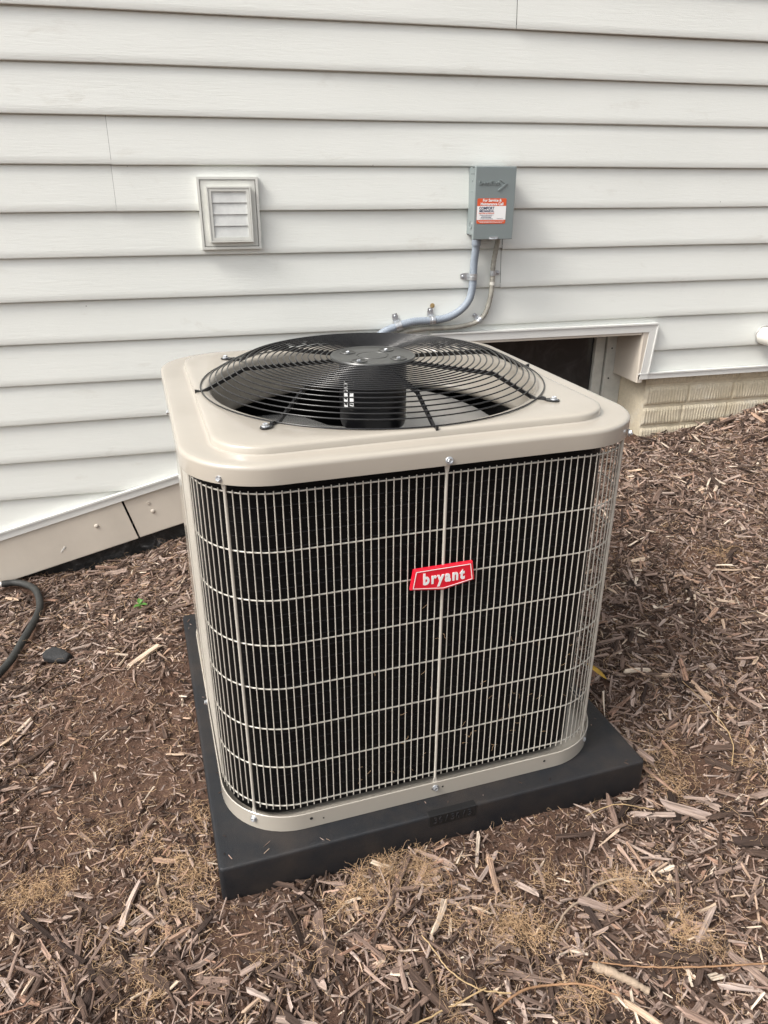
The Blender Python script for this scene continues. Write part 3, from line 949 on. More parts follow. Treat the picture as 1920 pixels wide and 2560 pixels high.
# wire guard
HG, RG = 0.4135, 0.140
GSX, GX = 0.9903, -0.004
PER = 8 * (HG - RG) + 2 * math.pi * RG
def gpt(s, off=0.0):
    """point and outward normal at arc length s from the middle of the front, towards +x"""
    s = s % PER
    h, r = HG, RG
    a, q = h - r, math.pi * r / 2
    segs = [(a, (0, -h), (1, 0)), (q, None, 0), (2 * a, (h, -a), (0, 1)), (q, None, 1), (2 * a, (a, h), (-1, 0)), (q, None, 2), (2 * a, (-h, a), (0, -1)), (q, None, 3), (a, (-a, -h), (1, 0))]
    cc = [(a, -a), (a, a), (-a, a), (-a, -a)]
    for ln, p, d in segs:
        if s <= ln + 1e-9:
            if p is not None:
                x, y = p[0] + d[0] * s, p[1] + d[1] * s
                nx, ny = d[1], -d[0]
            else:
                an = R(-90 + 90 * d) + s / r
                nx, ny = math.cos(an), math.sin(an)
                x, y = cc[d][0] + r * nx, cc[d][1] + r * ny
            return (x + nx * off) * GSX + GX, y + ny * off, nx, ny
        s -= ln
    return gpt(0, off)
BARS = [0.0, 0.372, -0.372, 0.7677, -0.7677, 0.7677 * 2 - 0.372, PER / 2, -(PER / 2 - 0.372)]
PITCH_W = 0.372 / 28
S_END = -0.752                     # guard stops at the side panel on the left face
S_FAR = PER - 1.36
ROWS = [0.7835, 0.6804, 0.5905, 0.5013, 0.4098, 0.3208, 0.2315, 0.1365]
wm = MB().tube([(0, 0, 0), (0, 0, 0.2), (0, 0, 0.45), (0, 0, 0.6585)], [.00108] * 4, 8).build('guard_wire', M['wire'], ac, 60)
first = True
i0, i1 = math.ceil(S_END / PITCH_W), math.floor(S_FAR / PITCH_W)
for i in range(i0, i1 + 1):
    s = i * PITCH_W
    if min(abs((s - b + PER / 2) % PER - PER / 2) for b in BARS) < PITCH_W * 0.45: continue
    o = wm if first else copy_obj(wm, ac)
    first = False
    x, y, nx, ny = gpt(s, 0.0)
    o.location = (x, y, Z(0.1300))
for z in ROWS:
    ss = np.arange(S_END - .004, S_FAR + .004, 0.009)
    MB().tube([(*gpt(s, -0.0026)[:2], Z(z)) for s in ss], 0.0015, 8).build('guard_rail', M['wire'], ac, 80)
# bolts
mb = MB()
mb.lathe([(0.0064, 0.0), (0.0066, 0.0011), (0.0061, 0.0016), (0.0047, 0.0018)], 18, cap1=False)
mb.lathe([(0.0047, 0.0016), (0.0047, 0.0052), (0.0041, 0.0058), (0.0031, 0.0056), (0.0026, 0.0046)], 6)
bolt_me = mb.build('bolt', M['zinc'], ac, 35)
def put_bolt(loc, nrm, parent=ac, first=[True]):
    o = bolt_me if first[0] else copy_obj(bolt_me, parent)
    first[0] = False
    q = Vector(nrm).to_track_quat('Z', 'Y')
    o.rotation_euler = (q.to_matrix().to_4x4() @ Matrix.Rotation(random.uniform(0, 1), 4, 'Z')).to_euler()
    o.location = loc
    o.scale = (1.04, 1.04, 1.0)
    return o
# straps: stout bars with flattened ends
for b in BARS:
    x, y, nx, ny = gpt(b, 0.0008)
    tx, ty = -ny, nx
    mb = MB().tube([(x, y, Z(0.122)), (x, y, Z(0.3)), (x, y, Z(0.6)), (x, y, Z(0.792))], 0.0028, 10)
    for za, zb, w0, w1, yo in ((0.788, 0.816, 0.0028, 0.0072, 0.004), (0.1255, 0.106, 0.0028, 0.0058, 0.003)):
        P0 = [(x + nx * 0.002 - tx * w0, y + ny * 0.002 - ty * w0, Z(za)), (x + nx * 0.002 + tx * w0, y + ny * 0.002 + ty * w0, Z(za)), (x + nx * yo * .5 + tx * w1, y + ny * yo * .5 + ty * w1, Z(zb)), (x + nx * yo * .5 - tx * w1, y + ny * yo * .5 - ty * w1, Z(zb))]
        P1 = [(a - nx * 0.0025, c - ny * 0.0025, e) for a, c, e in P0]
        mb.loops([P0, P1], cap0=True, cap1=True)
    mb.build('guard_bar', M['wire'], ac, 50)
    put_bolt((x + nx * 0.0095, y + ny * 0.0095, Z(0.8105)), (nx, ny, 0.22))
    put_bolt((x + nx * 0.0042, y + ny * 0.0042, Z(0.1005)), (nx, ny, 0.1))
# side panel on the left rear
def strip(s0, s1, off, z0, z1, th=0.002):
    ss = np.linspace(s0, s1, 40)
    A = [(*gpt(s, off)[:2], Z(z0)) for s in ss]; B = [(*gpt(s, off)[:2], Z(z1)) for s in ss]
    A2 = [(*gpt(s, off - th)[:2], Z(z0)) for s in ss]; B2 = [(*gpt(s, off - th)[:2], Z(z1)) for s in ss]
    return MB().loops([A, B, B2, A2, A], closed=False)
strip(-1.345, -0.862, 0.0015, 0.105, 0.82).build('service_panel', M['paint'], ac, 40)
strip(-0.8590, -0.775, 0.0015, 0.105, 0.82).build('corner_post', M['paint'], ac, 40)
strip(-0.7735, -0.752, -0.0065, 0.105, 0.82, 0.004).build('panel_flange', M['paint'], ac, 40)
x0_, y0_, nx_, ny_ = gpt(-0.7505)
MB().box(x0_ + 0.001, x0_ + 0.03, y0_ + 0.001, y0_ + 0.004, Z(0.105), Z(0.80)).build('gap_shade_strip', M['dark'], ac)  # added dark strip, imitates shade in the gap between guard and coil
strip(-0.7990, -0.7955, 0.0030, 0.112, 0.80, 0.003).build('panel_bead', M['paint'], ac, 40)
strip(-0.862, -0.7735, -0.004, 0.105, 0.82, 0.002).build('shade_backing', M['dark'], ac)  # added dark sheet, paints the inside of the panels as shaded
# cap
HT, RT, HTX, CAPX = 0.423, 0.146, 0.4178, -0.0085
CUo = -0.004       # grille sits a touch left of the middle
N = 14
loops_ = []
for ins, z in [(0.006, 0.806), (0.0015, 0.8012), (0, 0.8018), (0, 0.8262), (0.0005, 0.8295), (0.0018, 0.8320), (0.0042, 0.8338), (0.0075, 0.8345), (0.016, 0.8345), (0.030, 0.8340), (0.047, 0.8330), (0.0520, 0.8332), (0.0536, 0.8345), (0.0550, 0.8425), (0.0562, 0.8450), (0.0590, 0.8464), (0.066, 0.8468), (0.074, 0.8469)]:
    loops_.append([(x + CAPX, y, Z(z)) for x, y in rrect(HTX - ins, max(RT - ins, 0.03), N, HT - ins, 28)])
last = [(x + CAPX - CUo, y) for x, y in rrect(HTX - 0.074, RT - 0.074, N, HT - 0.074, 28)]
CUo = -0.004       # grille sits a touch left of the middle
def ring_pts(rad, z): return [(CUo + rad * math.cos(math.atan2(y, x)), rad * math.sin(math.atan2(y, x)), Z(z)) for x, y in last]
# densify: same point count, matched by direction
for rad, z in [(0.3455, 0.8468), (0.3405, 0.8455), (0.3365, 0.8415), (0.3345, 0.8345), (0.3335, 0.82), (0.3335, 0.765), (0.337, 0.750), (0.346, 0.740), (0.360, 0.736)]:
    loops_.append(ring_pts(rad, z))
MB().loops(loops_).build('top_cap', M['paint'], ac, 40)

# fan grille
gr = empty('fan_grille', (CUo, 0, Z(0.85)), 0, ac)
ZG = 0.85
def zdome(r):
    if r < 0.268: return 0.8955 - 0.004 * (r / 0.268) ** 2
    t = (r - 0.268) / (0.3555 - 0.268)
    return 0.8915 - 0.0425 * (0.82 * t + 0.18 * t * t)
radii = []
r = 0.0965; 
while r < 0.357:
    radii.append(r)
    r += 0.0127 if r < 0.268 else 0.0124
radii[-1] = 0.3555
for r in radii:
    n = 96
    MB().tube([(r * math.cos(2 * math.pi * k / n), r * math.sin(2 * math.pi * k / n), zdome(r) - ZG) for k in range(n)], 0.0014, 8, closed=True).build('grille_ring', M['black'], gr, 80)
for k in range(8):
    a = R(45 * k)
    footed = k % 2 == 1
    pr = [(0.075, zdome(0.09) - .0055), (0.266, zdome(0.266) - .0055), (0.3555, zdome(0.3555) - .0040)]
    if footed: pr += [(0.364, 0.8505), (0.372, 0.8492)]
    else: pr += [(0.3675, 0.8485)]
    mb = MB()
    hw, hh = 0.0024, 0.0040
    Ls = []
    for rr_, z in pr:
        Ls.append([(rr_, -hw, z - ZG - hh), (rr_, hw, z - ZG - hh), (rr_, hw, z - ZG + hh * .9), (rr_, -hw, z - ZG + hh * .9)])
    mb.loops(Ls, cap0=True, cap1=True)
    if footed:
        P = [(0.370, -0.0035), (0.378, -0.0085), (0.388, -0.0095), (0.3965, -0.006), (0.399, 0), (0.3965, 0.006), (0.388, 0.0095), (0.378, 0.0085), (0.370, 0.0035)]
        mb.prism(P, lambda x, y: (x, y, 0.8502 - ZG), lambda x, y: (x, y, 0.8474 - ZG))
    for rr_ in radii[:]:      # weld blobs
        if rr_ > 0.1: mb.box(rr_ - .0014, rr_ + .0014, -0.0022, 0.0022, zdome(rr_) - ZG - .0025, zdome(rr_) - ZG + .0008, 0.0008)
    o = mb.build('grille_spoke', M['black'], gr)
    o.rotation_euler = (0, 0, a)
    if footed:
        b = put_bolt((0.388 * math.cos(a), 0.388 * math.sin(a), 0.8502 - ZG), (0, 0, 1), gr)
        b.scale = (1.1, 1.1, 1.0)
hubp = [(0.0885, -.006), (0.0895, -0.001), (0.088, 0.0012), (0.0845, 0.0008), (0.0825, -0.0005), (0.060, -0.0005), (0.0345, -0.0003), (0.0335, -0.0016), (0.0315, -0.0016), (0.0305, -0.0002), (0.0, -0.0002)]
mb = MB().lathe([(a, 0.8955 + b - ZG) for a, b in hubp], 64, cap0=False, cap1=False)
for k in range(4):
    a = R(45 + 90 * k)
    mb.lathe([(0.0175, 0.0), (0.0165, 0.0012), (0.0145, 0.001), (0.0125, -0.0006), (0.0, -0.0008)], 20, c=(0.060 * math.cos(a), 0.060 * math.sin(a), 0.8954 - ZG), cap0=False, cap1=False)
mb.build('hub_plate', M['hub'], gr, 40)
for k in range(4):
    a = R(45 + 90 * k)
    b = put_bolt((0.060 * math.cos(a), 0.060 * math.sin(a), 0.8930 - ZG), (0, 0, 1), gr)
    b.scale = (0.95, 0.95, 0.85)
# motor under the hub and fan blades
mot = MB().lathe([(0.055, Z(0.890)), (0.068, Z(0.884)), (0.071, Z(0.872)), (0.071, Z(0.762)), (0.068, Z(0.750)), (0.058, Z(0.744)), (0.012, Z(0.742)), (0.012, Z(0.70))], 40, c=(CUo, 0, 0)).build('fan_motor', M['motor'], ac, 40)
def curved_label(a0, a1, z0, z1, name, mat, r=0.0716):
    A = [(CUo + r * math.cos(R(a)), r * math.sin(R(a)), Z(z0)) for a in np.linspace(a0, a1, 5)]
    B = [(p[0], p[1], Z(z1)) for p in A]
    MB().loops([A, B], closed=False).build(name, mat, mot)
curved_label(-164, -154, 0.795, 0.85, 'motor_label', M['white'])
curved_label(-149, -141, 0.802, 0.832, 'motor_label', M['white'])
for k, zq in enumerate((0.845, 0.833, 0.818, 0.806)):
    curved_label(-162.5, -155.5, zq - .0045, zq, 'label_print', M['dark'], 0.0719)
    curved_label(-148, -142, zq - .0135, zq - .0105, 'label_print', M['dark'], 0.0719)
fan = empty('fan', (CUo, 0, Z(0.722)), 0, ac)
MB().lathe([(0.045, -0.012), (0.05, -0.008), (0.05, 0.008), (0.03, 0.014)], 24).build('fan_hub', M['alu'], fan, 40)
for k, a0 in enumerate((20, 140, 260)):
    nr, na = 10, 16
    T, B = [], []
    for i in range(nr):
        f = i / (nr - 1); rr_ = 0.045 + f * (0.322 - 0.045)
        sw = 62 + 26 * f
        rowt, rowb = [], []
        for j in range(na):
            g = j / (na - 1)
            an = R(a0 - sw * 0.5 + sw * g + 14 * f)
            zz = (g - 0.5) * (0.034 + 0.026 * f) + 0.010 * math.sin(math.pi * g)
            rowt.append((rr_ * math.cos(an), rr_ * math.sin(an), zz)); rowb.append((rr_ * math.cos(an), rr_ * math.sin(an), zz - .0018))
        T.append(rowt); B.append(rowb)
    mb = MB()
    for i in range(nr - 1):
        mb.loops([T[i], T[i + 1]], closed=False); mb.loops([B[i + 1], B[i]], closed=False)
    mb.loops([T[-1], B[-1]], closed=False); mb.loops([[t[0] for t in T], [t[0] for t in B]], closed=False); mb.loops([[t[-1] for t in T], [t[-1] for t in B]], closed=False)
    bl = mb.build('fan_blade', M['alu'], fan, 179, fix=False)
# badge
bd_poly = [(0.3838, 0.6140), (0.4947, 0.6143), (0.4998, 0.5772), (0.4398, 0.5660), (0.3778, 0.5755)]
fy, by = -HG - 0.0085, -HG - 0.0022
cx_, cz_ = 0.4395, 0.590
badge = MB()
insP = [((x - cx_) * 0.975 + cx_, (z - cz_) * 0.93 + cz_) for x, z in bd_poly]
f3 = lambda y: (lambda a, b: (a - UC, y, Z(b)))
badge.loops([[f3(by)(*p) for p in bd_poly], [f3(fy + .0012)(*p) for p in bd_poly], [f3(fy)(*p) for p in insP]], cap0=True, cap1=True)
badge = badge.build('badge', M['red'], ac)
O5 = [((x - cx_) * 0.93 + cx_, (z - cz_) * 0.85 + cz_) for x, z in bd_poly]
I5 = [((x - cx_) * 0.908 + cx_, (z - cz_) * 0.80 + cz_) for x, z in bd_poly]
mb = MB()
for k in range(5):
    l = (k + 1) % 5
    mb.prism([O5[k], O5[l], I5[l], I5[k]], f3(fy - .0006), f3(fy + .0004))
mb.build('border_line', M['white'], badge)
text_obj('lettering', 'bryant', 0.0305, M['white'], badge, (0.4398 - UC, fy - .0004, Z(0.5925)), FR, bold=0.0012, sx=0.80, extrude=0.0004, spacing=1.25)

# ------------------------------------------------------------------ hose, foam, weed, leaf
hpts = [(-0.775, -0.055, -0.022), (-0.724, -0.038, 0.0), (-0.68, -0.036, 0.004), (-0.634, -0.072, 0.010), (-0.597, -0.138, 0.012), (-0.575, -0.216, 0.010), (-0.570, -0.286, 0.006), (-0.576, -0.359, 0.0), (-0.588, -0.431, -0.006), (-0.607, -0.513, -0.013), (-0.635, -0.585, -0.02), (-0.68, -0.67, -0.03), (-0.76, -0.78, -0.05)]
hose = empty('drain_hose', (-0.6, -0.25, 0))
tag(hose, 'black rubber hose curving over the mulch at the left edge', 'hose')
hp = [(x + .6, y + .25, float(rough_z(x, y)[0]) + 0.024) for x, y, z in hpts]
MB().tube(spline(hp[1:], 10), 0.0112, 14).build('hose_tube', M['hose'], hose, 80)
MB().tube([hp[0], hp[1], tuple(Vector(hp[1]) + Vector((.012, .002, 0)))], 0.0085, 14).build('pipe_end', M['pvc'], hose, 60)

def lump(name, mat, size, loc, rot, seed, subdiv=3, flat=True):
    import bmesh
    bm = bmesh.new()
    bmesh.ops.create_icosphere(bm, subdivisions=subdiv, radius=1)
    rs = random.Random(seed)
    for v in bm.verts:
        p = v.co.copy()
        q = Vector([math.copysign(abs(c) ** 0.55, c) for c in p])
        v.co = Vector((q.x * size[0], q.y * size[1], q.z * size[2])) * (1 + 0.15 * math.sin(4 * p.x + seed) * math.cos(4 * p.y + seed) + rs.uniform(-.02, .02))
        if p.x > 0: v.co.y *= 1 - 0.25 * p.x
    me = bpy.data.meshes.new(name); bm.to_mesh(me); bm.free()
    me.materials.append(mat)
    me.polygons.foreach_set('use_smooth', [True] * len(me.polygons))
    o = link(name, me); o.location = loc; o.rotation_euler = rot
    return o
fx, fy2 = -0.470, -0.563
foam = lump('foam_scrap', M['foam'], (0.047, 0.021, 0.012), (fx, fy2, float(rough_z(fx, fy2)[0]) + 0.017), (0.25, -0.1, R(-38)), 3)
tag(foam, 'flat black scrap of foam insulation lying on the mulch', 'foam scrap')

weed = empty('weed', (-0.25, -0.421, float(rough_z(-0.25, -0.421)[0])))
tag(weed, 'tiny bright green weed seedling growing in the mulch', 'plant')
MB().tube([(0, 0, -0.01), (0.001, 0, 0.012), (0.002, 0.001, 0.026)], 0.0011, 6).build('stem', M['leaf'], weed, 80)
def leafm(ln, w, name, mat, par, loc, rot, curl=0.25):
    mb = MB(); L = []
    for i in range(7):
        f = i / 6
        ww = w * math.sin(math.pi * min(1, f * 0.92 + 0.06)) ** 0.8
        zc = -curl * ln * f * f
        L.append([(f * ln, -ww, zc + ww * .35), (f * ln, 0, zc), (f * ln, ww, zc + ww * .35)])
    T = L; Bq = [[(a, b, c - 0.0004) for a, b, c in l] for l in L]
    mb.loops(T, closed=False); mb.loops(Bq[::-1], closed=False)
    o = mb.build(name, mat, par, 179, fix=False); o.location = loc; o.rotation_euler = rot
    return o
for a, ln, zz, tl in ((100, 0.026, 0.024, -0.5), (215, 0.022, 0.022, -0.3), (330, 0.024, 0.023, -0.4), (30, 0.015, 0.027, -0.9), (160, 0.016, 0.016, -0.2), (275, 0.017, 0.014, -0.15)):
    leafm(ln, ln * 0.27, 'leaf', M['leaf'], weed, (0.002, 0.001, zz), (0, tl, R(a)))
yl = leafm(0.062, 0.0065, 'fallen_leaf', M['yellow'], None, (0.905, -1.045, float(rough_z(0.905, -1.045)[0]) + 0.03), (0.3, 0.15, R(-65)), 0.1)
tag(yl, 'narrow yellow leaf lying in the mulch right behind the pad', 'leaf')

# ------------------------------------------------------------------ twigs
def twig(pts, r0_, r1_, mat, label, lift=0.014, knob=0.12, cat='twig', name='twig'):
    P = []
    for q in pts:
        x, y = q[0], q[1]; h = q[2] if len(q) > 2 else lift
        P.append((x, y, float(rough_z(x, y)[0]) + h))
    sp_ = spline(P, 8)
    o0 = Vector(P[0])
    rr_ = [0.68 * (r0_ + (r1_ - r0_) * i / (len(sp_) - 1)) * (1 + random.uniform(-knob, knob)) for i in range(len(sp_))]
    sp_ = [p + Vector((random.gauss(0, .0005), random.gauss(0, .0005), random.gauss(0, .0004))) - o0 for p in sp_]
    o = MB().tube(sp_, rr_, 7).build(name, mat, None, 80)
    o.location = o0
    tag(o, label, cat, 'twigs and stalks lying on the mulch')
    return o
twig([(0.697, -1.448, .018), (0.763, -1.452, .032), (0.84, -1.475, .022)], 0.0013, 0.0016, M['straw'], 'pale straw stalk lying against the front of the pad near its right corner')
twig([(0.555, -1.728), (0.63, -1.758), (0.699, -1.783), (0.78, -1.80), (0.87, -1.815), (1.0, -1.83)], 0.0018, 0.0028, M['twig'], 'longest reddish twig, nearly level across the lower right mulch', .02)
twig([(0.36, -1.775), (0.42, -1.754), (0.47, -1.750), (0.53, -1.765), (0.575, -1.795)], 0.0034, 0.0024, M['twig'], 'bowed reddish-brown twig arching over the mulch at the bottom edge', .022)
twig([(0.21, -1.77), (0.29, -1.752), (0.36, -1.738)], 0.0023, 0.0020, M['straw'], 'straight tan stick running out of the bottom edge of the picture', .022)
twig([(0.283, -1.625), (0.296, -1.66), (0.312, -1.70), (0.35, -1.735), (0.40, -1.755)], 0.0015, 0.0019, M['straw'], 'thin yellowish stalk bending through the chips below the pad', .022)
twig([(0.515, -1.668, .01), (0.555, -1.640, .02), (0.60, -1.620, .022), (0.645, -1.600, .02), (0.70, -1.603, .016), (0.745, -1.612, .012)], 0.0028, 0.0042, M['twiggrey'], 'knobbly grey root branch in front of the pad on the right', .018, .25)
twig([(1.105, -1.165), (1.115, -1.24), (1.125, -1.31), (1.115, -1.36), (1.085, -1.40)], 0.0012, 0.0020, M['straw'], 'long thin tan stalk on the mulch right of the pad', .022)
twig([(0.562, -1.735, .014), (0.585, -1.757, .02), (0.612, -1.783, .02), (0.63, -1.80, .016)], 0.0125, 0.008, M['twiggrey'], 'stubby bark-covered branch piece in the lower right mulch', .016, .2)
twig([(0.33, -1.51), (0.36, -1.505), (0.37, -1.53), (0.352, -1.57)], 0.0012, 0.0010, M['twig'], 'hook-shaped orange stalk in the root tangle before the pad', .024)
twig([(1.50, -1.35), (1.40, -1.30), (1.30, -1.27)], 0.002, 0.003, M['twiggrey'], 'grey twig lying at the far right of the mulch', .02)

# ------------------------------------------------------------------ wood chips
def chip_templates(n, sections, sides, seed):
    g = np.random.default_rng(seed)
    V, F = [], None
    for t in range(n):
        xs = np.linspace(-0.5, 0.5, sections) + np.r_[0, g.uniform(-.06, .06, sections - 2), 0] if sections > 2 else np.linspace(-.5, .5, sections)
        wid = np.ones(sections) * g.uniform(0.75, 1.0) + g.uniform(-.14, .14, sections)
        kind = g.random()
        if kind < 0.18: wid[0] *= g.uniform(.2, .6); wid[-1] *= g.uniform(.3, .8)
        elif kind < 0.5: wid *= np.linspace(g.uniform(.35, .8), 1, sections)
        bendy, bendz = g.uniform(-.08, .08), g.uniform(-.35, .35)
        ang = np.linspace(0, 2 * np.pi, sides, endpoint=False) + np.pi / sides
        P = []
        side_j = g.uniform(.60, 1.20, (2, sides))
        for i in range(sections):
            sq = np.sign(np.cos(ang)) * np.abs(np.cos(ang)) ** .4, np.sign(np.sin(ang)) * np.abs(np.sin(ang)) ** .4
            jit = side_j * g.uniform(.86, 1.12, (2, sides))
            y = sq[0] * wid[i] * .5 * jit[0] + bendy * (1 - (2 * xs[i]) ** 2) * 2
            z = sq[1] * .5 * (0.55 + .45 * wid[i]) * jit[1] + bendz * (1 - (2 * xs[i]) ** 2)
            x = xs[i] + (g.uniform(-.11, .11, sides) if i in (0, sections - 1) else 0 * ang)
            P.append(np.c_[x, y, z])
        V.append(np.concatenate(P))
    f = []
    for i in range(sections - 1):
        for k in range(sides):
            l = (k + 1) % sides
            a, b, c, d = i * sides + k, i * sides + l, (i + 1) * sides + l, (i + 1) * sides + k
            f += [(a, c, b), (a, d, c)]
    for k in range(1, sides - 1):
        f.append((0, k, k + 1)); b = (sections - 1) * sides; f.append((b, b + k + 1, b + k))
    return np.array(V), np.array(f)

BARE = [(-.225, -1.02, .21, .88), (-.34, -1.18, .19, .8), (-.40, -.90, .14, .6), (.60, -1.49, .10, .95), (.50, -1.52, .07, .8), (1.0, -1.385, .10, .9), (-.02, -1.545, .085, .9), (-.3, -.75, .12, .6), (-.12, -.80, .09, .6), (1.55, -.85, .25, .35), (-.45, -1.35, .12, .4), (-.17, -1.20, .12, .5)]
def bare(x, y):
    k = np.ones_like(x)
    for a, b, r_, s_ in BARE:
        k *= 1 - s_ * np.exp(-((x - a) ** 2 + (y - b) ** 2) / (r_ * r_) * 1.2)
    return k
def in_view_region(x, y):
    """the part of the bed that the camera, or one a step aside, can see"""
    return (x > -1.25) & (x < 2.75) & (y > -2.15) & (y < 0.015)
HOSE_SEG = [(hpts[i][:2], hpts[i + 1][:2]) for i in range(len(hpts) - 1)]
def seg_d(x, y, a, b):
    a = np.array(a); d = np.array(b) - a
    t = np.clip(((x - a[0]) * d[0] + (y - a[1]) * d[1]) / (d @ d), 0, 1)
    return np.hypot(x - a[0] - t * d[0], y - a[1] - t * d[1])
def scatter(n, margin=0.0):
    X, Y = [], []
    while sum(map(len, X)) < n:
        x = rng.uniform(-1.25, 2.75, n * 2); y = rng.uniform(-2.15, 0.015, n * 2)
        # thin out what the lens cannot reach
        left_edge = -0.80 + 0.30 * np.clip((-y) / 1.6, 0, 1) - 0.12
        right_edge = 2.45 - 0.95 * np.clip((-y - .2) / 1.6, 0, 1) + 0.15
        inside = (x > left_edge) & (x < right_edge) & (y > -1.98)
        keep = np.where(inside, 1.0, 0.22)
        u, v = toP(x, y)
        onpad = (u > -margin) & (u < S + margin) & (v > -margin) & (v < S + margin)
        win_ = (y > -0.02) & (x > 0.8) & (x < 1.65)
        for ha, hb_ in HOSE_SEG: win_ |= seg_d(x, y, ha, hb_) < 0.021
        win_ |= np.hypot((x + .470) / 1.5, y + .563) < 0.030
        ok = (rng.random(len(x)) < keep) & ~onpad & ~win_
        x, y = x[ok], y[ok]
        X.append(x); Y.append(y)
    return np.concatenate(X)[:n], np.concatenate(Y)[:n]
def frames(x, y, tilt, rollt):
    n = len(x)
    e = 0.02
    gxs = (gz(x + e, y) - gz(x - e, y)) / (2 * e); gys = (gz(x, y + e) - gz(x, y - e)) / (2 * e)
    yaw = rng.uniform(0, 2 * np.pi, n); pt = rng.normal(0, tilt, n); rl = rng.normal(0, rollt, n)
    dx, dy = np.cos(yaw), np.sin(yaw)
    dz = gxs * dx + gys * dy + np.tan(pt)
    d = np.c_[dx, dy, dz]; d /= np.linalg.norm(d, axis=1)[:, None]
    nn = np.c_[-gxs, -gys, np.ones(n)]
    nn -= d * (nn * d).sum(1)[:, None]; nn /= np.linalg.norm(nn, axis=1)[:, None]
    b = np.cross(nn, d)
    c, s = np.cos(rl)[:, None], np.sin(rl)[:, None]
    b2, n2 = b * c + nn * s, nn * c - b * s
    return d, b2, n2
def tones(n):
    # mostly browns, some weathered grey-tan, some reddish, a few pale
    p = rng.random(n)
    t = np.where(p < .22, rng.uniform(.0, .16, n), np.where(p < .56, rng.uniform(.14, .46, n), np.where(p < .83, rng.uniform(.42, .68, n), np.where(p < .94, rng.uniform(.70, .84, n), rng.uniform(.84, 1.0, n)))))
    return np.clip(t, 0, 1)
def field(tmpl, F, x, y, ln, wd, th, lift, tilt, rollt, dark=None):
    n = len(x)
    k = rng.integers(0, len(tmpl), n)
    T = tmpl[k]
    d, b, nn = frames(x, y, tilt, rollt)
    z = rough_z(x, y) + lift
    loc = np.c_[x, y, z]
    sc_ = np.c_[ln, wd, th][:, None, :]
    L = T * sc_
    W = loc[:, None, :] + L[:, :, :1] * d[:, None] + L[:, :, 1:2] * b[:, None] + L[:, :, 2:] * nn[:, None]
    m = T.shape[1]
    Fa = (F[None] + (np.arange(n) * m)[:, None, None]).reshape(-1, 3)
    tone = tones(n)
    if dark is not None: tone = np.clip(tone * dark, 0, 1)
    fibv = L + rng.uniform(0, 9, (n, 1, 3))
    return W.reshape(-1, 3), Fa, np.repeat(tone, m), fibv.reshape(-1, 3)

VS, FS, TS, BS = [], [], [], []
def push(r_):
    off = sum(len(v) for v in VS)
    VS.append(r_[0]); FS.append(r_[1] + off); TS.append(r_[2]); BS.append(r_[3])
T1, F1 = chip_templates(28, 5, 6, 1)
T2, F2 = chip_templates(24, 3, 5, 2)
T3, F3 = chip_templates(16, 2, 4, 3)
# fines
x, y = scatter(108000, 0.003)
ok = rng.random(len(x)) < .45 + .55 * bare(x, y); x, y = x[ok], y[ok]
push(field(T3, F3, x, y, rng.gamma(3, .0032, len(x)).clip(.003, .02), rng.uniform(.0010, .0042, len(x)), rng.uniform(.0008, .0028, len(x)), rng.uniform(-.003, .008, len(x)), .35, .8))
# medium slivers, half buried in the fines
x, y = scatter(50000, 0.006)
ok = rng.random(len(x)) < bare(x, y); x, y = x[ok], y[ok]
ln = rng.gamma(4, .0056, len(x)).clip(.010, .052)
push(field(T2, F2, x, y, ln, (ln * rng.uniform(.06, .28, len(x))).clip(.0012, .011), rng.uniform(.0015, .0045, len(x)), rng.uniform(-.004, .012, len(x)), .26, .6))
# large chips
x, y = scatter(5600, 0.02)
ok = rng.random(len(x)) < bare(x, y) ** 1.5 * (.55 + .45 * ((y < -1.35) | (x > .9))); x, y = x[ok], y[ok]
ln = rng.gamma(7, .0066, len(x)).clip(.026, .09)
push(field(T1, F1, x, y, ln, (ln * rng.uniform(.08, .27, len(x))).clip(.004, .018), rng.uniform(.003, .008, len(x)), rng.uniform(.002, .014, len(x)), .20, .5))
# crumbs lying on the pad's ledge
pu = np.where(rng.random(34) < .5, rng.uniform(.004, .03, 34), rng.uniform(.85, .91, 34)); pv = rng.uniform(.0, .9, 34)
pu[22:] = rng.uniform(.0, .91, 12); pv[22:] = rng.uniform(.004, .04, 12)
x = PX + ct * pu - st_ * pv; y = PY + st_ * pu + ct * pv
push(field(T2, F2, x, y, rng.gamma(3, .0022, 34).clip(.002, .016), rng.uniform(.0008, .0022, 34), rng.uniform(.0008, .002, 34), .0775 - rough_z(x, y), .03, .2))
V = np.concatenate(VS); F = np.concatenate(FS)
o = mesh_np('wood_chips', V, F, M['chip'], ground, False, {'tone': ('FLOAT', np.concatenate(TS)), 'fib': ('FLOAT_VECTOR', np.concatenate(BS))})
o['kind'] = 'stuff'
# the 280 largest chips as single pieces
tm = []
for i in range(14):
    g = np.random.default_rng(100 + i)
    ar = g.uniform(.11, .28)
    Vt = T1[i] * np.array([1, ar, ar * g.uniform(.28, .5)])
    me_o = mesh_np('wood_chip', Vt, F1, M['chip1'], ground, False, {'fib': ('FLOAT_VECTOR', Vt * .08 + i)})
    tm.append(me_o.data)
    bpy.data.objects.remove(me_o)
cx, cy = [], []
while len(cx) < 285:
    x, y = scatter(400, 0.04)
    w = np.where((y < -1.38) & (x > -.55) & (x < 1.25), 1.0, .28) * bare(x, y) ** 1.5
    left_edge = -0.80 + 0.30 * np.clip((-y) / 1.6, 0, 1); right_edge = 2.3 - 0.95 * np.clip((-y - .2) / 1.6, 0, 1)
    ok = (rng.random(len(x)) < w) & (x > left_edge) & (x < right_edge) & (y > -1.9)
    cx += list(x[ok]); cy += list(y[ok])
cx, cy = np.array(cx[:285]), np.array(cy[:285])
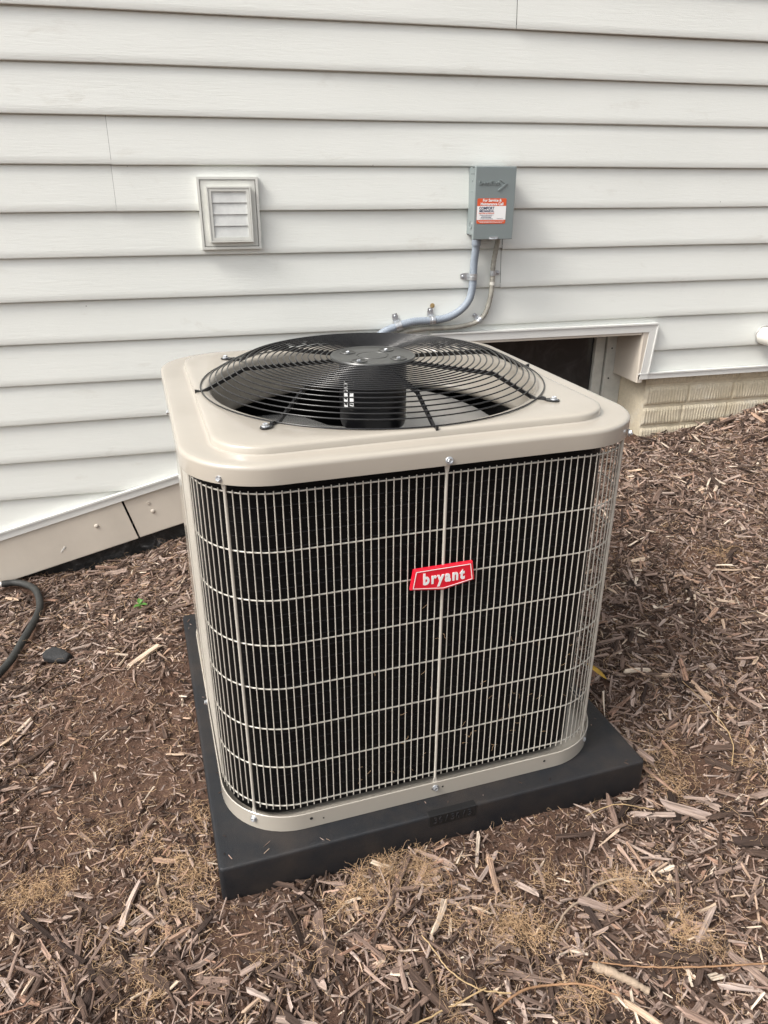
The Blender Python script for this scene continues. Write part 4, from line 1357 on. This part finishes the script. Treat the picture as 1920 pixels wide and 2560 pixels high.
D, B_, N_ = frames(cx, cy, .15, .4)
cz = rough_z(cx, cy)
for i in range(285):
    o = link('wood_chip', tm[i % 14], ground)
    ln = float(np.clip(rng.gamma(8, .0073), .036, .095))
    m4 = Matrix((D[i] * ln, B_[i] * ln, N_[i] * ln)).transposed().to_4x4()
    m4.translation = Vector((cx[i], cy[i], cz[i] + rng.uniform(.008, .018)))
    o.matrix_local = m4

# ------------------------------------------------------------------ dry root fibres
CL = [(-.422, -1.341, .055, 420), (-.35, -1.33, .05, 140), (-.206, -1.313, .05, 120), (-.13, -1.46, .055, 260), (-.106, -1.40, .04, 200), (-.196, -1.594, .05, 220), (.255, -1.478, .045, 330), (.32, -1.485, .045, 330), (.205, -1.50, .05, 300), (.16, -1.52, .035, 150), (.44, -1.632, .055, 420), (.48, -1.66, .05, 320),
      (.52, -1.775, .045, 260), (.70, -1.612, .035, 300), (.745, -1.72, .04, 260), (.78, -1.76, .03, 130), (.56, -1.557, .05, 170), (-.12, -1.367, .05, 190), (-.09, -1.27, .045, 130), (.953, -1.328, .08, 320), (1.51, -.741, .04, 170), (.93, -1.40, .06, 160), (-.62, -1.26, .03, 100), (1.12, -1.42, .06, 150), (-.3, -1.24, .06, 110), (.35, -1.58, .06, 160), (-.26, -1.50, .07, 140), (.06, -1.62, .08, 140), (.30, -1.76, .06, 120)]
fx_, fy_, fr_ = [], [], []
for a, b, r_, n in CL:
    n = int(n * .52)
    an_, st2 = rng.uniform(0, 6.28), rng.uniform(.35, .7)
    p_, q_ = rng.standard_t(3, n) * r_ * .55, rng.standard_t(3, n) * r_ * .55 * st2
    fx_.append(a + p_ * math.cos(an_) - q_ * math.sin(an_)); fy_.append(b + p_ * math.sin(an_) + q_ * math.cos(an_)); fr_.append(np.full(n, .013))
x, y = scatter(6500, .01)
fx_.append(x); fy_.append(y); fr_.append(np.full(len(x), .009))
fx_, fy_, fr_ = map(np.concatenate, (fx_, fy_, fr_))
u, v = toP(fx_, fy_)
ok = ~((u > -.004) & (u < S + .004) & (v > -.004) & (v < S + .004))
fx_, fy_, fr_ = fx_[ok], fy_[ok], fr_[ok]
n, K = len(fx_), 9
dr = rng.normal(0, 1, (n, 3)); dr[:, 2] *= .35; dr /= np.linalg.norm(dr, axis=1)[:, None]
step = rng.uniform(.003, .0085, n)[:, None]
P = np.c_[fx_, fy_, rough_z(fx_, fy_) + .008 + fr_ * rng.random(n) ** 1.3]
pts = [P]
for k in range(K - 1):
    dr = dr + rng.normal(0, .5, (n, 3)); dr[:, 2] *= .8; dr /= np.linalg.norm(dr, axis=1)[:, None]
    P = P + dr * step; pts.append(P)
pts = np.stack(pts, 1)
tang = np.gradient(pts, axis=1); tang /= np.linalg.norm(tang, axis=2)[:, :, None] + 1e-9
a = np.cross(tang, np.array([.3, .5, .81])); a /= np.linalg.norm(a, axis=2)[:, :, None] + 1e-9
b = np.cross(tang, a)
rad = (rng.uniform(.00022, .00052, n)[:, None] * np.linspace(1, .55, K)[None])[:, :, None]
ring = [pts + rad * (math.cos(q) * a + math.sin(q) * b) for q in (0, 2.094, 4.189)]
V = np.stack(ring, 2).reshape(-1, 3)
base_i = (np.arange(n) * K * 3)[:, None, None] + (np.arange(K - 1) * 3)[None, :, None]
F = np.concatenate([(base_i + np.array([q, (q + 1) % 3, (q + 1) % 3 + 3, q + 3])[None, None, :]) for q in range(3)], 1).reshape(-1, 4)
o = mesh_np('root_fibres', V, F, M['root'], None, True)
tag(o, 'tangled tufts of dry tan root fibres strewn over the mulch', 'dry roots', kind='stuff')
